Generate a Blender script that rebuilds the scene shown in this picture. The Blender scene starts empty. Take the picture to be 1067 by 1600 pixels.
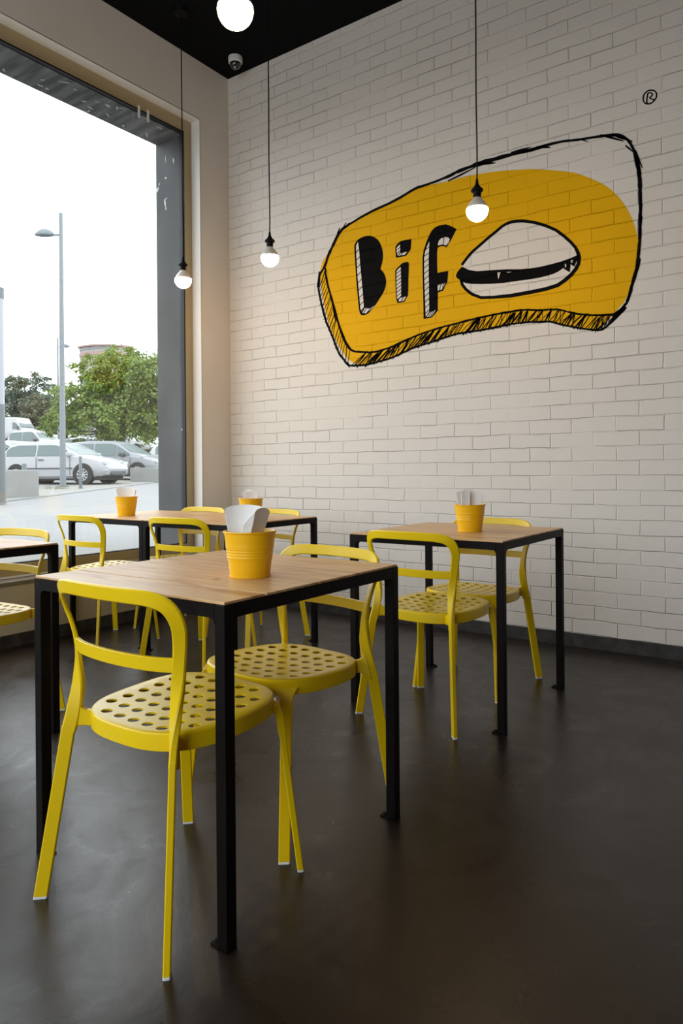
import bpy, bmesh, math, random
from mathutils import Vector, Matrix
from mathutils.geometry import tessellate_polygon, delaunay_2d_cdt
PI = math.pi
S = bpy.context.scene
COL = S.collection

# ------------------------------------------------------------------ camera, world, exposure
CX, CY, CZ = 3.955, -4.052, 1.018          # where the photographer stood
F, PX, PY = 1103.2, 533.5, 733.45          # focal length and principal point in pixels of 1067 x 1600
YAW, ROLL = -0.6184, -0.0082
fw = Vector((math.sin(YAW), math.cos(YAW), 0)); rt0 = Vector((math.cos(YAW), -math.sin(YAW), 0)); up0 = Vector((0, 0, 1))
rt = rt0*math.cos(ROLL) + up0*math.sin(ROLL); up = up0*math.cos(ROLL) - rt0*math.sin(ROLL)
cam_data = bpy.data.cameras.new('camera'); cam = bpy.data.objects.new('camera', cam_data); COL.objects.link(cam)
m = Matrix.Identity(4)
for i in range(3):
    m[i][0], m[i][1], m[i][2] = rt[i], up[i], -fw[i]
m[0][3], m[1][3], m[2][3] = CX, CY, CZ
cam.matrix_world = m
cam_data.sensor_fit = 'HORIZONTAL'; cam_data.sensor_width = 36; cam_data.lens = 36*F/1067
cam_data.shift_y = -(800-PY)/1067; cam_data.shift_x = 0
cam_data.clip_start = .05; cam_data.clip_end = 600
S.camera = cam
O3 = Vector((CX, CY, CZ))
def ray(x, y): return fw + rt*((x-PX)/F) - up*((y-PY)/F)
def at(x, y, d): return O3 + ray(x, y)*d             # the point at depth d seen at pixel x, y
def on_wall(x, y):                                   # the point of the brick wall (plane y=0) seen at a pixel
    r = ray(x, y); p = O3 + r*(-CY/r.y); return (p.x, p.z)

SKY = 3.8
w = bpy.data.worlds.new('overcast_sky'); S.world = w; w.use_nodes = True
bg = w.node_tree.nodes['Background']; bg.inputs[0].default_value = (.92, .965, 1.02, 1); bg.inputs[1].default_value = SKY
S.view_settings.view_transform = 'Standard'; S.view_settings.look = 'None'
S.view_settings.exposure = 0.05; S.view_settings.gamma = 1; S.view_settings.use_curve_mapping = False
S.cycles.use_denoising = True; S.cycles.max_bounces = 8; S.cycles.diffuse_bounces = 5; S.cycles.glossy_bounces = 4
S.cycles.transparent_max_bounces = 12; S.cycles.sample_clamp_indirect = 6; S.cycles.caustics_reflective = False; S.cycles.caustics_refractive = False

WIN_Y0, WIN_Y1, WIN_Z0, WIN_Z1 = -5.52, -.383, .475, 3.575
pl = bpy.data.lights.new('window_portal', 'AREA'); pl.shape = 'RECTANGLE'; pl.size = WIN_Z1-WIN_Z0; pl.size_y = WIN_Y1-WIN_Y0
pl.cycles.is_portal = True
po = bpy.data.objects.new('window_portal', pl); COL.objects.link(po)
po.location = (-.45, (WIN_Y0+WIN_Y1)/2, (WIN_Z0+WIN_Z1)/2); po.rotation_euler = (0, -PI/2, 0)

# ------------------------------------------------------------------ helpers
def tag(o, label=None, cat=None, group=None, kind=None):
    if label: o['label'] = label
    if cat: o['category'] = cat
    if group: o['group'] = group
    if kind: o['kind'] = kind
    return o
def empty(name, loc=(0, 0, 0), rz=0, parent=None):
    o = bpy.data.objects.new(name, None); COL.objects.link(o); o.location = loc; o.rotation_euler = (0, 0, rz)
    o.empty_display_size = .05; o.parent = parent; return o
def mesh_obj(name, verts, faces, mat, parent=None, smooth=None, bevel=0):
    me = bpy.data.meshes.new(name); me.from_pydata([tuple(v) for v in verts], [], faces); me.validate()
    bm = bmesh.new(); bm.from_mesh(me)
    if bevel:
        bmesh.ops.remove_doubles(bm, verts=bm.verts, dist=1e-6)
        es = [e for e in bm.edges if len(e.link_faces) == 2 and e.calc_face_angle(0) > .6]
        bmesh.ops.bevel(bm, geom=es, offset=bevel, segments=2, affect='EDGES', profile=.5)
    bmesh.ops.recalc_face_normals(bm, faces=bm.faces)
    bm.to_mesh(me); bm.free()
    if mat: me.materials.append(mat)
    if smooth is not None:
        me.polygons.foreach_set('use_smooth', [True]*len(me.polygons)); me.set_sharp_from_angle(angle=math.radians(smooth))
    o = bpy.data.objects.new(name, me); COL.objects.link(o); o.parent = parent
    return o
class G:                                             # collects geometry for ONE object
    def __init__(s): s.v = []; s.f = []
    def add(s, v, f):
        n = len(s.v); s.v += [Vector(p) for p in v]; s.f += [tuple(i+n for i in q) for q in f]; return s
    def box(s, lo, hi):
        (a, b, c), (d, e, f) = lo, hi
        return s.add([(a,b,c),(d,b,c),(d,e,c),(a,e,c),(a,b,f),(d,b,f),(d,e,f),(a,e,f)],
                     [(3,2,1,0),(4,5,6,7),(0,1,5,4),(1,2,6,5),(2,3,7,6),(3,0,4,7)])
    def lathe(s, prof, n=32, c=(0, 0, 0), close=False):
        v = []
        for r, z in prof:
            for k in range(n):
                a = 2*PI*k/n; v.append((c[0]+r*math.cos(a), c[1]+r*math.sin(a), c[2]+z))
        f = []
        for i in range(len(prof)-1):
            for k in range(n):
                k2 = (k+1) % n; f.append((i*n+k, i*n+k2, (i+1)*n+k2, (i+1)*n+k))
        if close:
            f.append(tuple(range(n-1, -1, -1))); f.append(tuple((len(prof)-1)*n+k for k in range(n)))
        return s.add(v, f)
    def tube(s, a, b, r0, r1=None, n=12, caps=True):
        a = Vector(a); b = Vector(b); r1 = r0 if r1 is None else r1
        d = (b-a).normalized(); u = d.cross(Vector((0, 0, 1)) if abs(d.z) < .9 else Vector((1, 0, 0))).normalized(); q = d.cross(u)
        v = [a+(u*math.cos(2*PI*k/n)+q*math.sin(2*PI*k/n))*r0 for k in range(n)] + [b+(u*math.cos(2*PI*k/n)+q*math.sin(2*PI*k/n))*r1 for k in range(n)]
        f = [(k, (k+1) % n, n+(k+1) % n, n+k) for k in range(n)]
        if caps: f += [tuple(range(n-1, -1, -1)), tuple(range(n, 2*n))]
        return s.add(v, f)
    def prism(s, pts, axis, lo, hi):                 # polygon extruded along an axis; pts are the other two coordinates
        n = len(pts)
        def P(p, t):
            return {'x': (t, p[0], p[1]), 'y': (p[0], t, p[1]), 'z': (p[0], p[1], t)}[axis]
        tris = tessellate_polygon([[Vector((p[0], p[1], 0)) for p in pts]])
        return s.add([P(p, lo) for p in pts]+[P(p, hi) for p in pts],
                     [tuple(t) for t in tris]+[tuple(i+n for i in reversed(t)) for t in tris]+[(i, (i+1) % n, n+(i+1) % n, n+i) for i in range(n)])
    def sweep(s, path, wide, hw, ht, flat0=None, flat1=None, ch=.28):
        n = len(path); sec = []
        c = ch*min(ht if not isinstance(ht, list) else ht[0], .02)
        for i in range(n):
            T = (path[min(i+1, n-1)]-path[max(i-1, 0)]).normalized()
            W = (wide[i]-T*wide[i].dot(T)).normalized(); N = T.cross(W)
            a = hw[i] if isinstance(hw, list) else hw; b = ht[i] if isinstance(ht, list) else ht
            ring = []
            for (p, q) in ((a-c, b), (-a+c, b), (-a, b-c), (-a, -b+c), (-a+c, -b), (a-c, -b), (a, -b+c), (a, b-c)):
                P = path[i]+W*p+N*q
                for idx, fl in ((0, flat0), (n-1, flat1)):
                    if i == idx and fl is not None: P = P + T*((fl-P.z)/T.z)
                ring.append(P)
            sec += ring
        f = [(i*8+k, i*8+(k+1) % 8, (i+1)*8+(k+1) % 8, (i+1)*8+k) for i in range(n-1) for k in range(8)]
        f += [tuple(range(7, -1, -1)), tuple((n-1)*8+k for k in range(8))]
        return s.add(sec, f)
    def build(s, name, mat, parent=None, smooth=None, bevel=0): return mesh_obj(name, s.v, s.f, mat, parent, smooth, bevel)
def catmull(P, per=6):
    out = []
    n = len(P)
    for i in range(n-1):
        p0, p1, p2, p3 = P[max(i-1, 0)], P[i], P[i+1], P[min(i+2, n-1)]
        for k in range(per):
            t = k/per
            out.append(.5*((2*p1)+(p2-p0)*t+(2*p0-5*p1+4*p2-p3)*t*t+(3*p1-3*p2+p3-p0)*t**3))
    out.append(P[-1]); return out
def copy_tree(o, parent=None):
    c = o.copy(); COL.objects.link(c); c.parent = parent
    for ch in [x for x in bpy.data.objects if x.parent == o]: copy_tree(ch, c)
    return c

# ------------------------------------------------------------------ materials
def mat(name, col, rough=.5, metal=0, spec=.5, coat=0, emit=None, estr=0):
    m = bpy.data.materials.new(name); m.use_nodes = True; b = m.node_tree.nodes['Principled BSDF']
    b.inputs['Base Color'].default_value = (*col, 1); b.inputs['Roughness'].default_value = rough; b.inputs['Metallic'].default_value = metal
    b.inputs['Specular IOR Level'].default_value = spec; b.inputs['Coat Weight'].default_value = coat
    if emit: b.inputs['Emission Color'].default_value = (*emit, 1); b.inputs['Emission Strength'].default_value = estr
    return m
def nd(m, t, **kw):
    n = m.node_tree.nodes.new(t)
    for k, v in kw.items():
        if k in n.inputs: n.inputs[k].default_value = v
        else: setattr(n, k, v)
    return n
def lk(m, a, b): m.node_tree.links.new(a, b)
def pr(m): return m.node_tree.nodes['Principled BSDF']
def varied(name, c0, c1, scale=8, rough=.5, metal=0, spec=.5, bump=0, bscale=40, stretch=(1, 1, 1), rr=0, coat=0, lo=.3, hi=.7, detail=4):
    m = mat(name, c0, rough, metal, spec, coat)
    tc = nd(m, 'ShaderNodeTexCoord'); mp = nd(m, 'ShaderNodeMapping'); mp.inputs['Scale'].default_value = stretch
    lk(m, tc.outputs['Object'], mp.inputs['Vector'])
    n = nd(m, 'ShaderNodeTexNoise', Scale=scale, Detail=detail); lk(m, mp.outputs[0], n.inputs['Vector'])
    mr = nd(m, 'ShaderNodeMapRange'); mr.inputs[1].default_value = lo; mr.inputs[2].default_value = hi; lk(m, n.outputs[0], mr.inputs[0])
    mx = nd(m, 'ShaderNodeMix', data_type='RGBA'); mx.inputs[6].default_value = (*c0, 1); mx.inputs[7].default_value = (*c1, 1)
    lk(m, mr.outputs[0], mx.inputs[0]); lk(m, mx.outputs[2], pr(m).inputs['Base Color'])
    if rr:
        r = nd(m, 'ShaderNodeMapRange'); r.inputs[3].default_value = rough-rr; r.inputs[4].default_value = rough+rr
        lk(m, mr.outputs[0], r.inputs[0]); lk(m, r.outputs[0], pr(m).inputs['Roughness'])
    if bump:
        n2 = nd(m, 'ShaderNodeTexNoise', Scale=bscale, Detail=5); lk(m, mp.outputs[0], n2.inputs['Vector'])
        b = nd(m, 'ShaderNodeBump', Strength=.6, Distance=bump); lk(m, n2.outputs[0], b.inputs['Height']); lk(m, b.outputs[0], pr(m).inputs['Normal'])
    return m
def brick_relief(name, col, rough=.55, spec=.2):
    """painted brickwork: one relief shared by the white paint and by the colours painted over it"""
    m = mat(name, col, rough, spec=spec)
    geo = nd(m, 'ShaderNodeNewGeometry'); sp = nd(m, 'ShaderNodeSeparateXYZ'); lk(m, geo.outputs['Position'], sp.inputs[0])
    wob = nd(m, 'ShaderNodeTexNoise', Scale=5.0, Detail=3); lk(m, geo.outputs['Position'], wob.inputs['Vector'])
    wv = nd(m, 'ShaderNodeVectorMath', operation='SUBTRACT'); wv.inputs[1].default_value = (.5, .5, .5); lk(m, wob.outputs['Color'], wv.inputs[0])
    ws = nd(m, 'ShaderNodeVectorMath', operation='SCALE'); ws.inputs['Scale'].default_value = .020; lk(m, wv.outputs[0], ws.inputs[0])
    cb = nd(m, 'ShaderNodeCombineXYZ')
    ax = nd(m, 'ShaderNodeMath', operation='ADD'); ax.inputs[1].default_value = .1347+.2455*4; lk(m, sp.outputs['X'], ax.inputs[0])
    az = nd(m, 'ShaderNodeMath', operation='ADD'); az.inputs[1].default_value = -.073+.0816*2; lk(m, sp.outputs['Z'], az.inputs[0])
    lk(m, ax.outputs[0], cb.inputs[0]); lk(m, az.outputs[0], cb.inputs[1])
    ad = nd(m, 'ShaderNodeVectorMath', operation='ADD'); lk(m, cb.outputs[0], ad.inputs[0]); lk(m, ws.outputs[0], ad.inputs[1])
    br = nd(m, 'ShaderNodeTexBrick', offset=.5, offset_frequency=2)
    for k, v in (('Scale', 1), ('Mortar Size', .0048), ('Mortar Smooth', 1.0), ('Bias', 0), ('Brick Width', .2455), ('Row Height', .0816)): br.inputs[k].default_value = v
    br.inputs['Color1'].default_value = (0, 0, 0, 1); br.inputs['Color2'].default_value = (1, 1, 1, 1); br.inputs['Mortar'].default_value = (.3, .3, .3, 1)
    lk(m, ad.outputs[0], br.inputs['Vector'])
    h1 = nd(m, 'ShaderNodeMath', operation='MULTIPLY'); h1.inputs[1].default_value = -1
    nm_ = nd(m, 'ShaderNodeTexNoise', Scale=3.2, Detail=3); lk(m, geo.outputs['Position'], nm_.inputs['Vector'])
    mr_ = nd(m, 'ShaderNodeMapRange'); mr_.inputs[1].default_value = .35; mr_.inputs[2].default_value = .65; mr_.inputs[3].default_value = .0012; mr_.inputs[4].default_value = .0040; lk(m, nm_.outputs[0], mr_.inputs[0])
    hm_ = nd(m, 'ShaderNodeMath', operation='MULTIPLY'); lk(m, br.outputs['Fac'], hm_.inputs[0]); lk(m, mr_.outputs[0], hm_.inputs[1]); lk(m, hm_.outputs[0], h1.inputs[0])
    h2 = nd(m, 'ShaderNodeMath', operation='MULTIPLY'); h2.inputs[1].default_value = .0036; lk(m, br.outputs['Color'], h2.inputs[0])
    n3 = nd(m, 'ShaderNodeTexNoise', Scale=9.0, Detail=4); lk(m, geo.outputs['Position'], n3.inputs['Vector'])
    h3 = nd(m, 'ShaderNodeMath', operation='MULTIPLY'); h3.inputs[1].default_value = .004; lk(m, n3.outputs[0], h3.inputs[0])
    n4 = nd(m, 'ShaderNodeTexNoise', Scale=70.0, Detail=3); lk(m, geo.outputs['Position'], n4.inputs['Vector'])
    h4 = nd(m, 'ShaderNodeMath', operation='MULTIPLY'); h4.inputs[1].default_value = .0006; lk(m, n4.outputs[0], h4.inputs[0])
    s1 = nd(m, 'ShaderNodeMath', operation='ADD'); lk(m, h1.outputs[0], s1.inputs[0]); lk(m, h2.outputs[0], s1.inputs[1])
    s2 = nd(m, 'ShaderNodeMath', operation='ADD'); lk(m, s1.outputs[0], s2.inputs[0]); lk(m, h3.outputs[0], s2.inputs[1])
    s3 = nd(m, 'ShaderNodeMath', operation='ADD'); lk(m, s2.outputs[0], s3.inputs[0]); lk(m, h4.outputs[0], s3.inputs[1])
    b = nd(m, 'ShaderNodeBump', Strength=1.0, Distance=1.0); lk(m, s3.outputs[0], b.inputs['Height']); lk(m, b.outputs[0], pr(m).inputs['Normal'])
    return m
M = {}
M['brick'] = brick_relief('white_painted_brick', (.745, .685, .62))
M['mural_yellow'] = brick_relief('mural_yellow_paint', (.78, .415, .003), .6, .08)
M['mural_black'] = brick_relief('mural_black_paint', (.003, .0025, .0025), .7, .06)
M['mural_white'] = brick_relief('mural_white_paint', (.745, .685, .62), .55)
M['wall'] = varied('wall_paint', (.76, .69, .61), (.72, .65, .57), 3, .6, bump=.0006, bscale=90)
M['bounce_wall'] = varied('brown_bounce_wall', (.50, .34, .21), (.44, .29, .18), 3, .6)  # for unseen walls; brown picked to warm the light they bounce
M['wall_low'] = varied('lower_wall_shaded', (.50, .43, .31), (.46, .40, .29), 3, .5)  # cream paint with the shade below the window put into its colour
M['ceiling'] = mat('black_ceiling_paint', (.004, .004, .0045), .9, spec=.1)
M['reveal'] = mat('reveal_paint', (.82, .79, .74), .5)
M['frame_beige'] = mat('champagne_aluminium', (.42, .33, .19), .42, .35)
M['gasket'] = mat('black_gasket', (.006, .006, .006), .6)
M['sill'] = varied('window_ledge', (.20, .165, .125), (.15, .12, .09), 6, .4)
M['base'] = varied('dark_skirting', (.014, .011, .010), (.045, .04, .037), 18, .6, bump=.002, bscale=60)
M['steel'] = varied('weathered_dark_steel', (.030, .032, .035), (.075, .080, .084), 3.2, .55, .1, spec=.3, bump=.0015, bscale=30, stretch=(1, 1, .45))
M['yellow'] = mat('yellow_powder_coat', (.80, .55, .003), .30, spec=.45)
M['white_cap'] = mat('white_plastic', (.8, .8, .78), .5)
M['black_metal'] = varied('black_brown_steel', (.0025, .002, .002), (.008, .0045, .004), 30, .5, .0, spec=.12, stretch=(1, 1, .2))
M['pot'] = mat('orange_yellow_lacquer', (.86, .47, .004), .36, spec=.4)
M['paper'] = varied('white_paper', (.93, .92, .91), (.88, .87, .86), 40, .8)
M['cord'] = mat('black_cord', (.003, .003, .003), .6, spec=.15)
M['bulb_on'] = mat('lit_bulb', (1, .9, .75), .4, emit=(1, .68, .36), estr=52)
M['bulb_neck'] = mat('bulb_neck', (.75, .66, .58), .35, coat=.3)
M['dome'] = mat('smoked_dome', (.01, .01, .012), .08, coat=1)
M['white_gloss'] = mat('white_gloss_plastic', (.75, .73, .7), .35)

# glass: light passes straight through, a little is mirrored
g = bpy.data.materials.new('window_glass'); g.use_nodes = True; nt = g.node_tree; nt.nodes.clear()
out = nt.nodes.new('ShaderNodeOutputMaterial'); tr = nt.nodes.new('ShaderNodeBsdfTransparent'); gl = nt.nodes.new('ShaderNodeBsdfGlossy'); mx = nt.nodes.new('ShaderNodeMixShader')
gl.inputs['Roughness'].default_value = 0; tr.inputs[0].default_value = (.97, .985, .98, 1); mx.inputs[0].default_value = .05
nt.links.new(tr.outputs[0], mx.inputs[1]); nt.links.new(gl.outputs[0], mx.inputs[2]); nt.links.new(mx.outputs[0], out.inputs[0]); M['glass'] = g

# plywood: grain drawn out along x
def wood(name, a, b, c):
    m = mat(name, a, .36, spec=.30)
    tc = nd(m, 'ShaderNodeTexCoord'); mp = nd(m, 'ShaderNodeMapping'); mp.inputs['Scale'].default_value = (1.2, 9, 4); lk(m, tc.outputs['Object'], mp.inputs[0])
    n1 = nd(m, 'ShaderNodeTexNoise', Scale=2.2, Detail=6, Distortion=1.6); lk(m, mp.outputs[0], n1.inputs[0])
    mp2 = nd(m, 'ShaderNodeMapping'); mp2.inputs['Scale'].default_value = (3, 60, 10); lk(m, tc.outputs['Object'], mp2.inputs[0])
    n2 = nd(m, 'ShaderNodeTexNoise', Scale=3, Detail=4); lk(m, mp2.outputs[0], n2.inputs[0])
    cr = nd(m, 'ShaderNodeValToRGB'); e = cr.color_ramp.elements; e[0].position = .33; e[0].color = (*c, 1); e[1].position = .68; e[1].color = (*a, 1)
    k = cr.color_ramp.elements.new(.5); k.color = (*b, 1)
    ad = nd(m, 'ShaderNodeMath', operation='MULTIPLY_ADD'); ad.inputs[1].default_value = .3; lk(m, n2.outputs[0], ad.inputs[0]); lk(m, n1.outputs[0], ad.inputs[2])
    sb = nd(m, 'ShaderNodeMath', operation='SUBTRACT'); sb.inputs[1].default_value = .15; lk(m, ad.outputs[0], sb.inputs[0])
    lk(m, sb.outputs[0], cr.inputs[0])
    kn = nd(m, 'ShaderNodeTexVoronoi', Scale=3.1); kn.inputs['Randomness'].default_value = 1; lk(m, tc.outputs['Object'], kn.inputs[0])
    kr = nd(m, 'ShaderNodeMapRange'); kr.inputs[1].default_value = .02; kr.inputs[2].default_value = .05; lk(m, kn.outputs['Distance'], kr.inputs[0])
    mx = nd(m, 'ShaderNodeMix', data_type='RGBA'); mx.inputs[6].default_value = (.25, .13, .06, 1); lk(m, kr.outputs[0], mx.inputs[0]); lk(m, cr.outputs[0], mx.inputs[7])
    lk(m, mx.outputs[2], pr(m).inputs['Base Color'])
    return m
M['wood'] = wood('birch_plywood', (.72, .47, .24), (.64, .38, .17), (.46, .23, .085))
M['wood_edge'] = mat('plywood_edge', (.5, .34, .2), .6)

# polished dark floor
def floor_mat():
    m = mat('polished_dark_concrete', (.03, .02, .016), .3, spec=.40)
    tc = nd(m, 'ShaderNodeTexCoord')
    n1 = nd(m, 'ShaderNodeTexNoise', Scale=1.6, Detail=7, Roughness=.62, Distortion=1.2); lk(m, tc.outputs['Object'], n1.inputs[0])
    cr = nd(m, 'ShaderNodeValToRGB'); e = cr.color_ramp.elements; e[0].position = .32; e[0].color = (.010, .0062, .0042, 1); e[1].position = .70; e[1].color = (.025, .016, .011, 1)
    lk(m, n1.outputs[0], cr.inputs[0])
    n5 = nd(m, 'ShaderNodeTexNoise', Scale=38, Detail=2); lk(m, tc.outputs['Object'], n5.inputs[0])
    sp = nd(m, 'ShaderNodeMapRange'); sp.inputs[1].default_value = .765; sp.inputs[2].default_value = .80; lk(m, n5.outputs[0], sp.inputs[0])
    mx = nd(m, 'ShaderNodeMix', data_type='RGBA'); mx.inputs[7].default_value = (.16, .13, .11, 1); lk(m, sp.outputs[0], mx.inputs[0]); lk(m, cr.outputs[0], mx.inputs[6])
    lk(m, mx.outputs[2], pr(m).inputs['Base Color'])
    n2 = nd(m, 'ShaderNodeTexNoise', Scale=2.6, Detail=8, Roughness=.7, Distortion=2.2); lk(m, tc.outputs['Object'], n2.inputs[0])
    r = nd(m, 'ShaderNodeMapRange'); r.inputs[1].default_value = .3; r.inputs[2].default_value = .7; r.inputs[3].default_value = .23; r.inputs[4].default_value = .40
    lk(m, n2.outputs[0], r.inputs[0]); lk(m, r.outputs[0], pr(m).inputs['Roughness'])
    n3 = nd(m, 'ShaderNodeTexNoise', Scale=5, Detail=9, Roughness=.72, Distortion=.4); lk(m, tc.outputs['Object'], n3.inputs[0])
    b = nd(m, 'ShaderNodeBump', Strength=.5, Distance=.0022); lk(m, n3.outputs[0], b.inputs['Height']); lk(m, b.outputs[0], pr(m).inputs['Normal'])
    return m
M['floor'] = floor_mat()

# ------------------------------------------------------------------ the room
RX, RY, H = 7.2, -5.9, 4.116
def struct(o, label=None):
    o['kind'] = 'structure'
    if label: o['label'] = label
    return o
struct(G().box((-.42, RY-.1, -.1), (RX+.1, .1, 0)).build('floor', M['floor']), 'dark brown polished concrete floor')
struct(G().box((-.42, RY-.1, H), (RX+.1, .3, H+.15)).build('ceiling', M['ceiling']), 'flat black painted ceiling')
struct(G().box((0, 0, 0), (RX, .12, H)).build('wall_back', M['brick']), 'white painted brick wall with the painted logo')
struct(G().box((RX, RY, 0), (RX+.1, .12, H)).build('wall_right', M['bounce_wall']))
D0, D1 = .35, 4.6                                   # unseen glazed shopfront, added behind the camera to brighten surfaces facing it
g = G(); g.box((-.41, RY-.15, 0), (D0, RY, H)); g.box((D1, RY-.15, 0), (RX+.1, RY, H)); g.box((D0, RY-.15, 3.675), (D1, RY, H)); g.box((D0, RY-.15, 0), (D1, RY, .42))
struct(g.build('wall_front', M['bounce_wall']))
sf = struct(empty('added_window', (D0, RY-.1, .42)))
g = G(); g.box((0, 0, 0), (D1-D0, .05, .07)); g.box((0, 0, 3.185), (D1-D0, .05, 3.255)); g.box((0, 0, .07), (.07, .05, 3.185)); g.box((D1-D0-.07, 0, .07), (D1-D0, .05, 3.185)); g.build('window_frame', M['frame_beige'], sf)
G().box((.07, .02, .07), (D1-D0-.07, .026, 3.185)).build('glass_pane', M['glass'], sf)
pl2 = bpy.data.lights.new('added_window_portal', 'AREA'); pl2.shape = 'RECTANGLE'; pl2.size = D1-D0; pl2.size_y = 3.2; pl2.cycles.is_portal = True
po2 = bpy.data.objects.new('added_window_portal', pl2); COL.objects.link(po2); po2.location = ((D0+D1)/2, RY-.2, 2.0); po2.rotation_euler = (PI/2, 0, 0)
g = G(); g.box((-.41, -.306, 0), (0, 0, H)); g.box((-.41, RY, 3.675), (0, -.306, H)); g.box((-.41, RY, 0), (0, -5.6, 3.675))
g.box((-.41, 0, 0), (0, .3, H))
struct(g.build('wall_left', M['wall']), 'plain pale wall around the big window')
struct(G().box((-.41, -5.6, 0), (0, -.306, .372)).build('wall_left', M['wall_low']), 'low cream wall under the window')
bb = struct(G().box((0.0, -.012, 0), (RX, .0, .073)).build('baseboard_back', M['base']), 'dark skirting strip along the brick wall')
struct(G().box((0.0, RY, 0), (.010, -.012, .073)).build('baseboard_left', M['base']), 'dark skirting strip under the window')

# window: pale reveal, champagne frame, gasket, pane
FX = -.088
wn = struct(empty('window_1', (FX, -3.9, .475)), 'large fixed window with champagne metal frame')
def wchild(g, name, mt, **k):
    for v in g.v: v -= Vector((FX, -3.9, .475))
    return g.build(name, mt, wn, **k)
g = G(); e = .004
g.box((FX, -.312, .372), (0, -.304, 3.675)); g.box((FX, -5.6, 3.675-e), (0, -.306, 3.675+e)); wchild(g, 'reveal_lining', M['reveal'])
g = G(); a0, a1 = FX-.03, FX
g.box((a0, -.383, .395), (a1, -.302, 3.679)); g.box((a0, -5.6, 3.583), (a1, -.383, 3.679)); g.box((a0, -5.6, .395), (a1, -.383, .468))
g.box((a0, -3.95, .468), (a1, -3.87, 3.583)); g.box((a0, -5.6, .468), (a1, -5.52, 3.583))
wchild(g, 'window_frame', M['frame_beige'], bevel=.002)
g = G(); g.box((a1, -5.52, .389), (a1+.014, -.306, .398)); wchild(g, 'frame_bead', M['reveal'])
g = G()
for y0, y1 in ((-3.87, -.383), (-5.52, -3.95)):
    g.box((a0-.006, y0, .466), (a1-.006, y0+.010, 3.585)); g.box((a0-.006, y1-.010, .466), (a1-.006, y1, 3.585))
    g.box((a0-.006, y0, 3.571), (a1-.006, y1, 3.585)); g.box((a0-.006, y0, .466), (a1-.006, y1, .475))
wchild(g, 'gasket', M['gasket'])
g = G(); g.box((a0-.002, -3.87, .47), (a0+.004, -.385, 3.58)); g.box((a0-.002, -5.52, .47), (a0+.004, -3.95, 3.58))
wchild(g, 'glass_pane', M['glass'])
g = G(); g.prism([(FX, .389), (.006, .378), (.006, .356), (FX, .356)], 'y', -5.6, -.306); wchild(g, 'window_ledge', M['sill'], bevel=.001)
# outside reveal of weathered steel
M['steel_soffit'] = varied('pale_steel_soffit', (.06, .063, .066), (.20, .205, .21), 7, .6, bump=.001, bscale=30, stretch=(.35, 2.2, 1), spec=.3, lo=.38, hi=.72)  # lighter than the side steel, with drawn-out streaks
struct(G().box((-.412, -5.7, 3.565), (-.122, -.383, 3.68)).build('trim_2', M['steel_soffit']), 'streaked steel head of the window surround')
g = G(); g.box((-.412, -.383, .0), (-.122, -.30, 3.68)); g.box((-.412, -5.7, 0), (-.122, -5.52, 3.6))
struct(g.build('trim_1', M['steel']), 'weathered dark steel surround outside the window')
# paint splashes and tape on the steel surround
rnd = random.Random(5); g = G()
def blot(cx, cz, a, b, ang, soff=False):
    n = 10; pts = []
    for k in range(n):
        t = 2*PI*k/n; r = 1+.3*rnd.uniform(-1, 1); u, v = a*r*math.cos(t), b*r*math.sin(t)
        pts.append((cx+u*math.cos(ang)-v*math.sin(ang), cz+u*math.sin(ang)+v*math.cos(ang)))
    tris = tessellate_polygon([[Vector((p[0], p[1], 0)) for p in pts]])
    if soff: g.add([(p[0], p[1], 3.5638) for p in pts], [tuple(t) for t in tris])
    else: g.add([(p[0], -.3838, p[1]) for p in pts], [tuple(t) for t in tris])
for x, z, a, b, t in ((-.21, 3.39, .006, .02, .1), (-.40, 3.21, .012, .03, -.9), (-.375, 3.25, .006, .015, -.7), (-.31, 3.09, .008, .03, .15), (-.30, 3.045, .007, .014, 0), (-.295, 3.12, .014, .005, .3),
                      (-.30, 3.28, .012, .008, 0), (-.14, 1.33, .006, .008, .5), (-.30, 3.43, .003, .03, .1)): blot(x, z, a, b, t)
for k in range(26): blot(rnd.uniform(-.40, -.16), rnd.uniform(-1.85, -.5), rnd.uniform(.004, .012), rnd.uniform(.01, .04), rnd.uniform(-1, 1), True)
tag(g.build('paint_splash', mat('pale_paint', (.5, .5, .5), .5)), 'pale paint splashes on the dark steel window surround', 'paint splash', kind='stuff')
for i, (yy, tilt, lab) in enumerate(((-.805, .2, 'left of the two strips of pale tape at the top of the window'), (-.725, -.15, 'right of the two strips of pale tape at the top of the window'))):
    g = G(); g.box((-.0035, -.009, -.085), (0, .009, 0))
    o = g.build('tape_strip', M['reveal']); o.location = (FX+.0045, yy, 3.60); o.rotation_euler = (0, 0, 0); tag(o, lab, 'tape', 'tape strips on the window')

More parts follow.
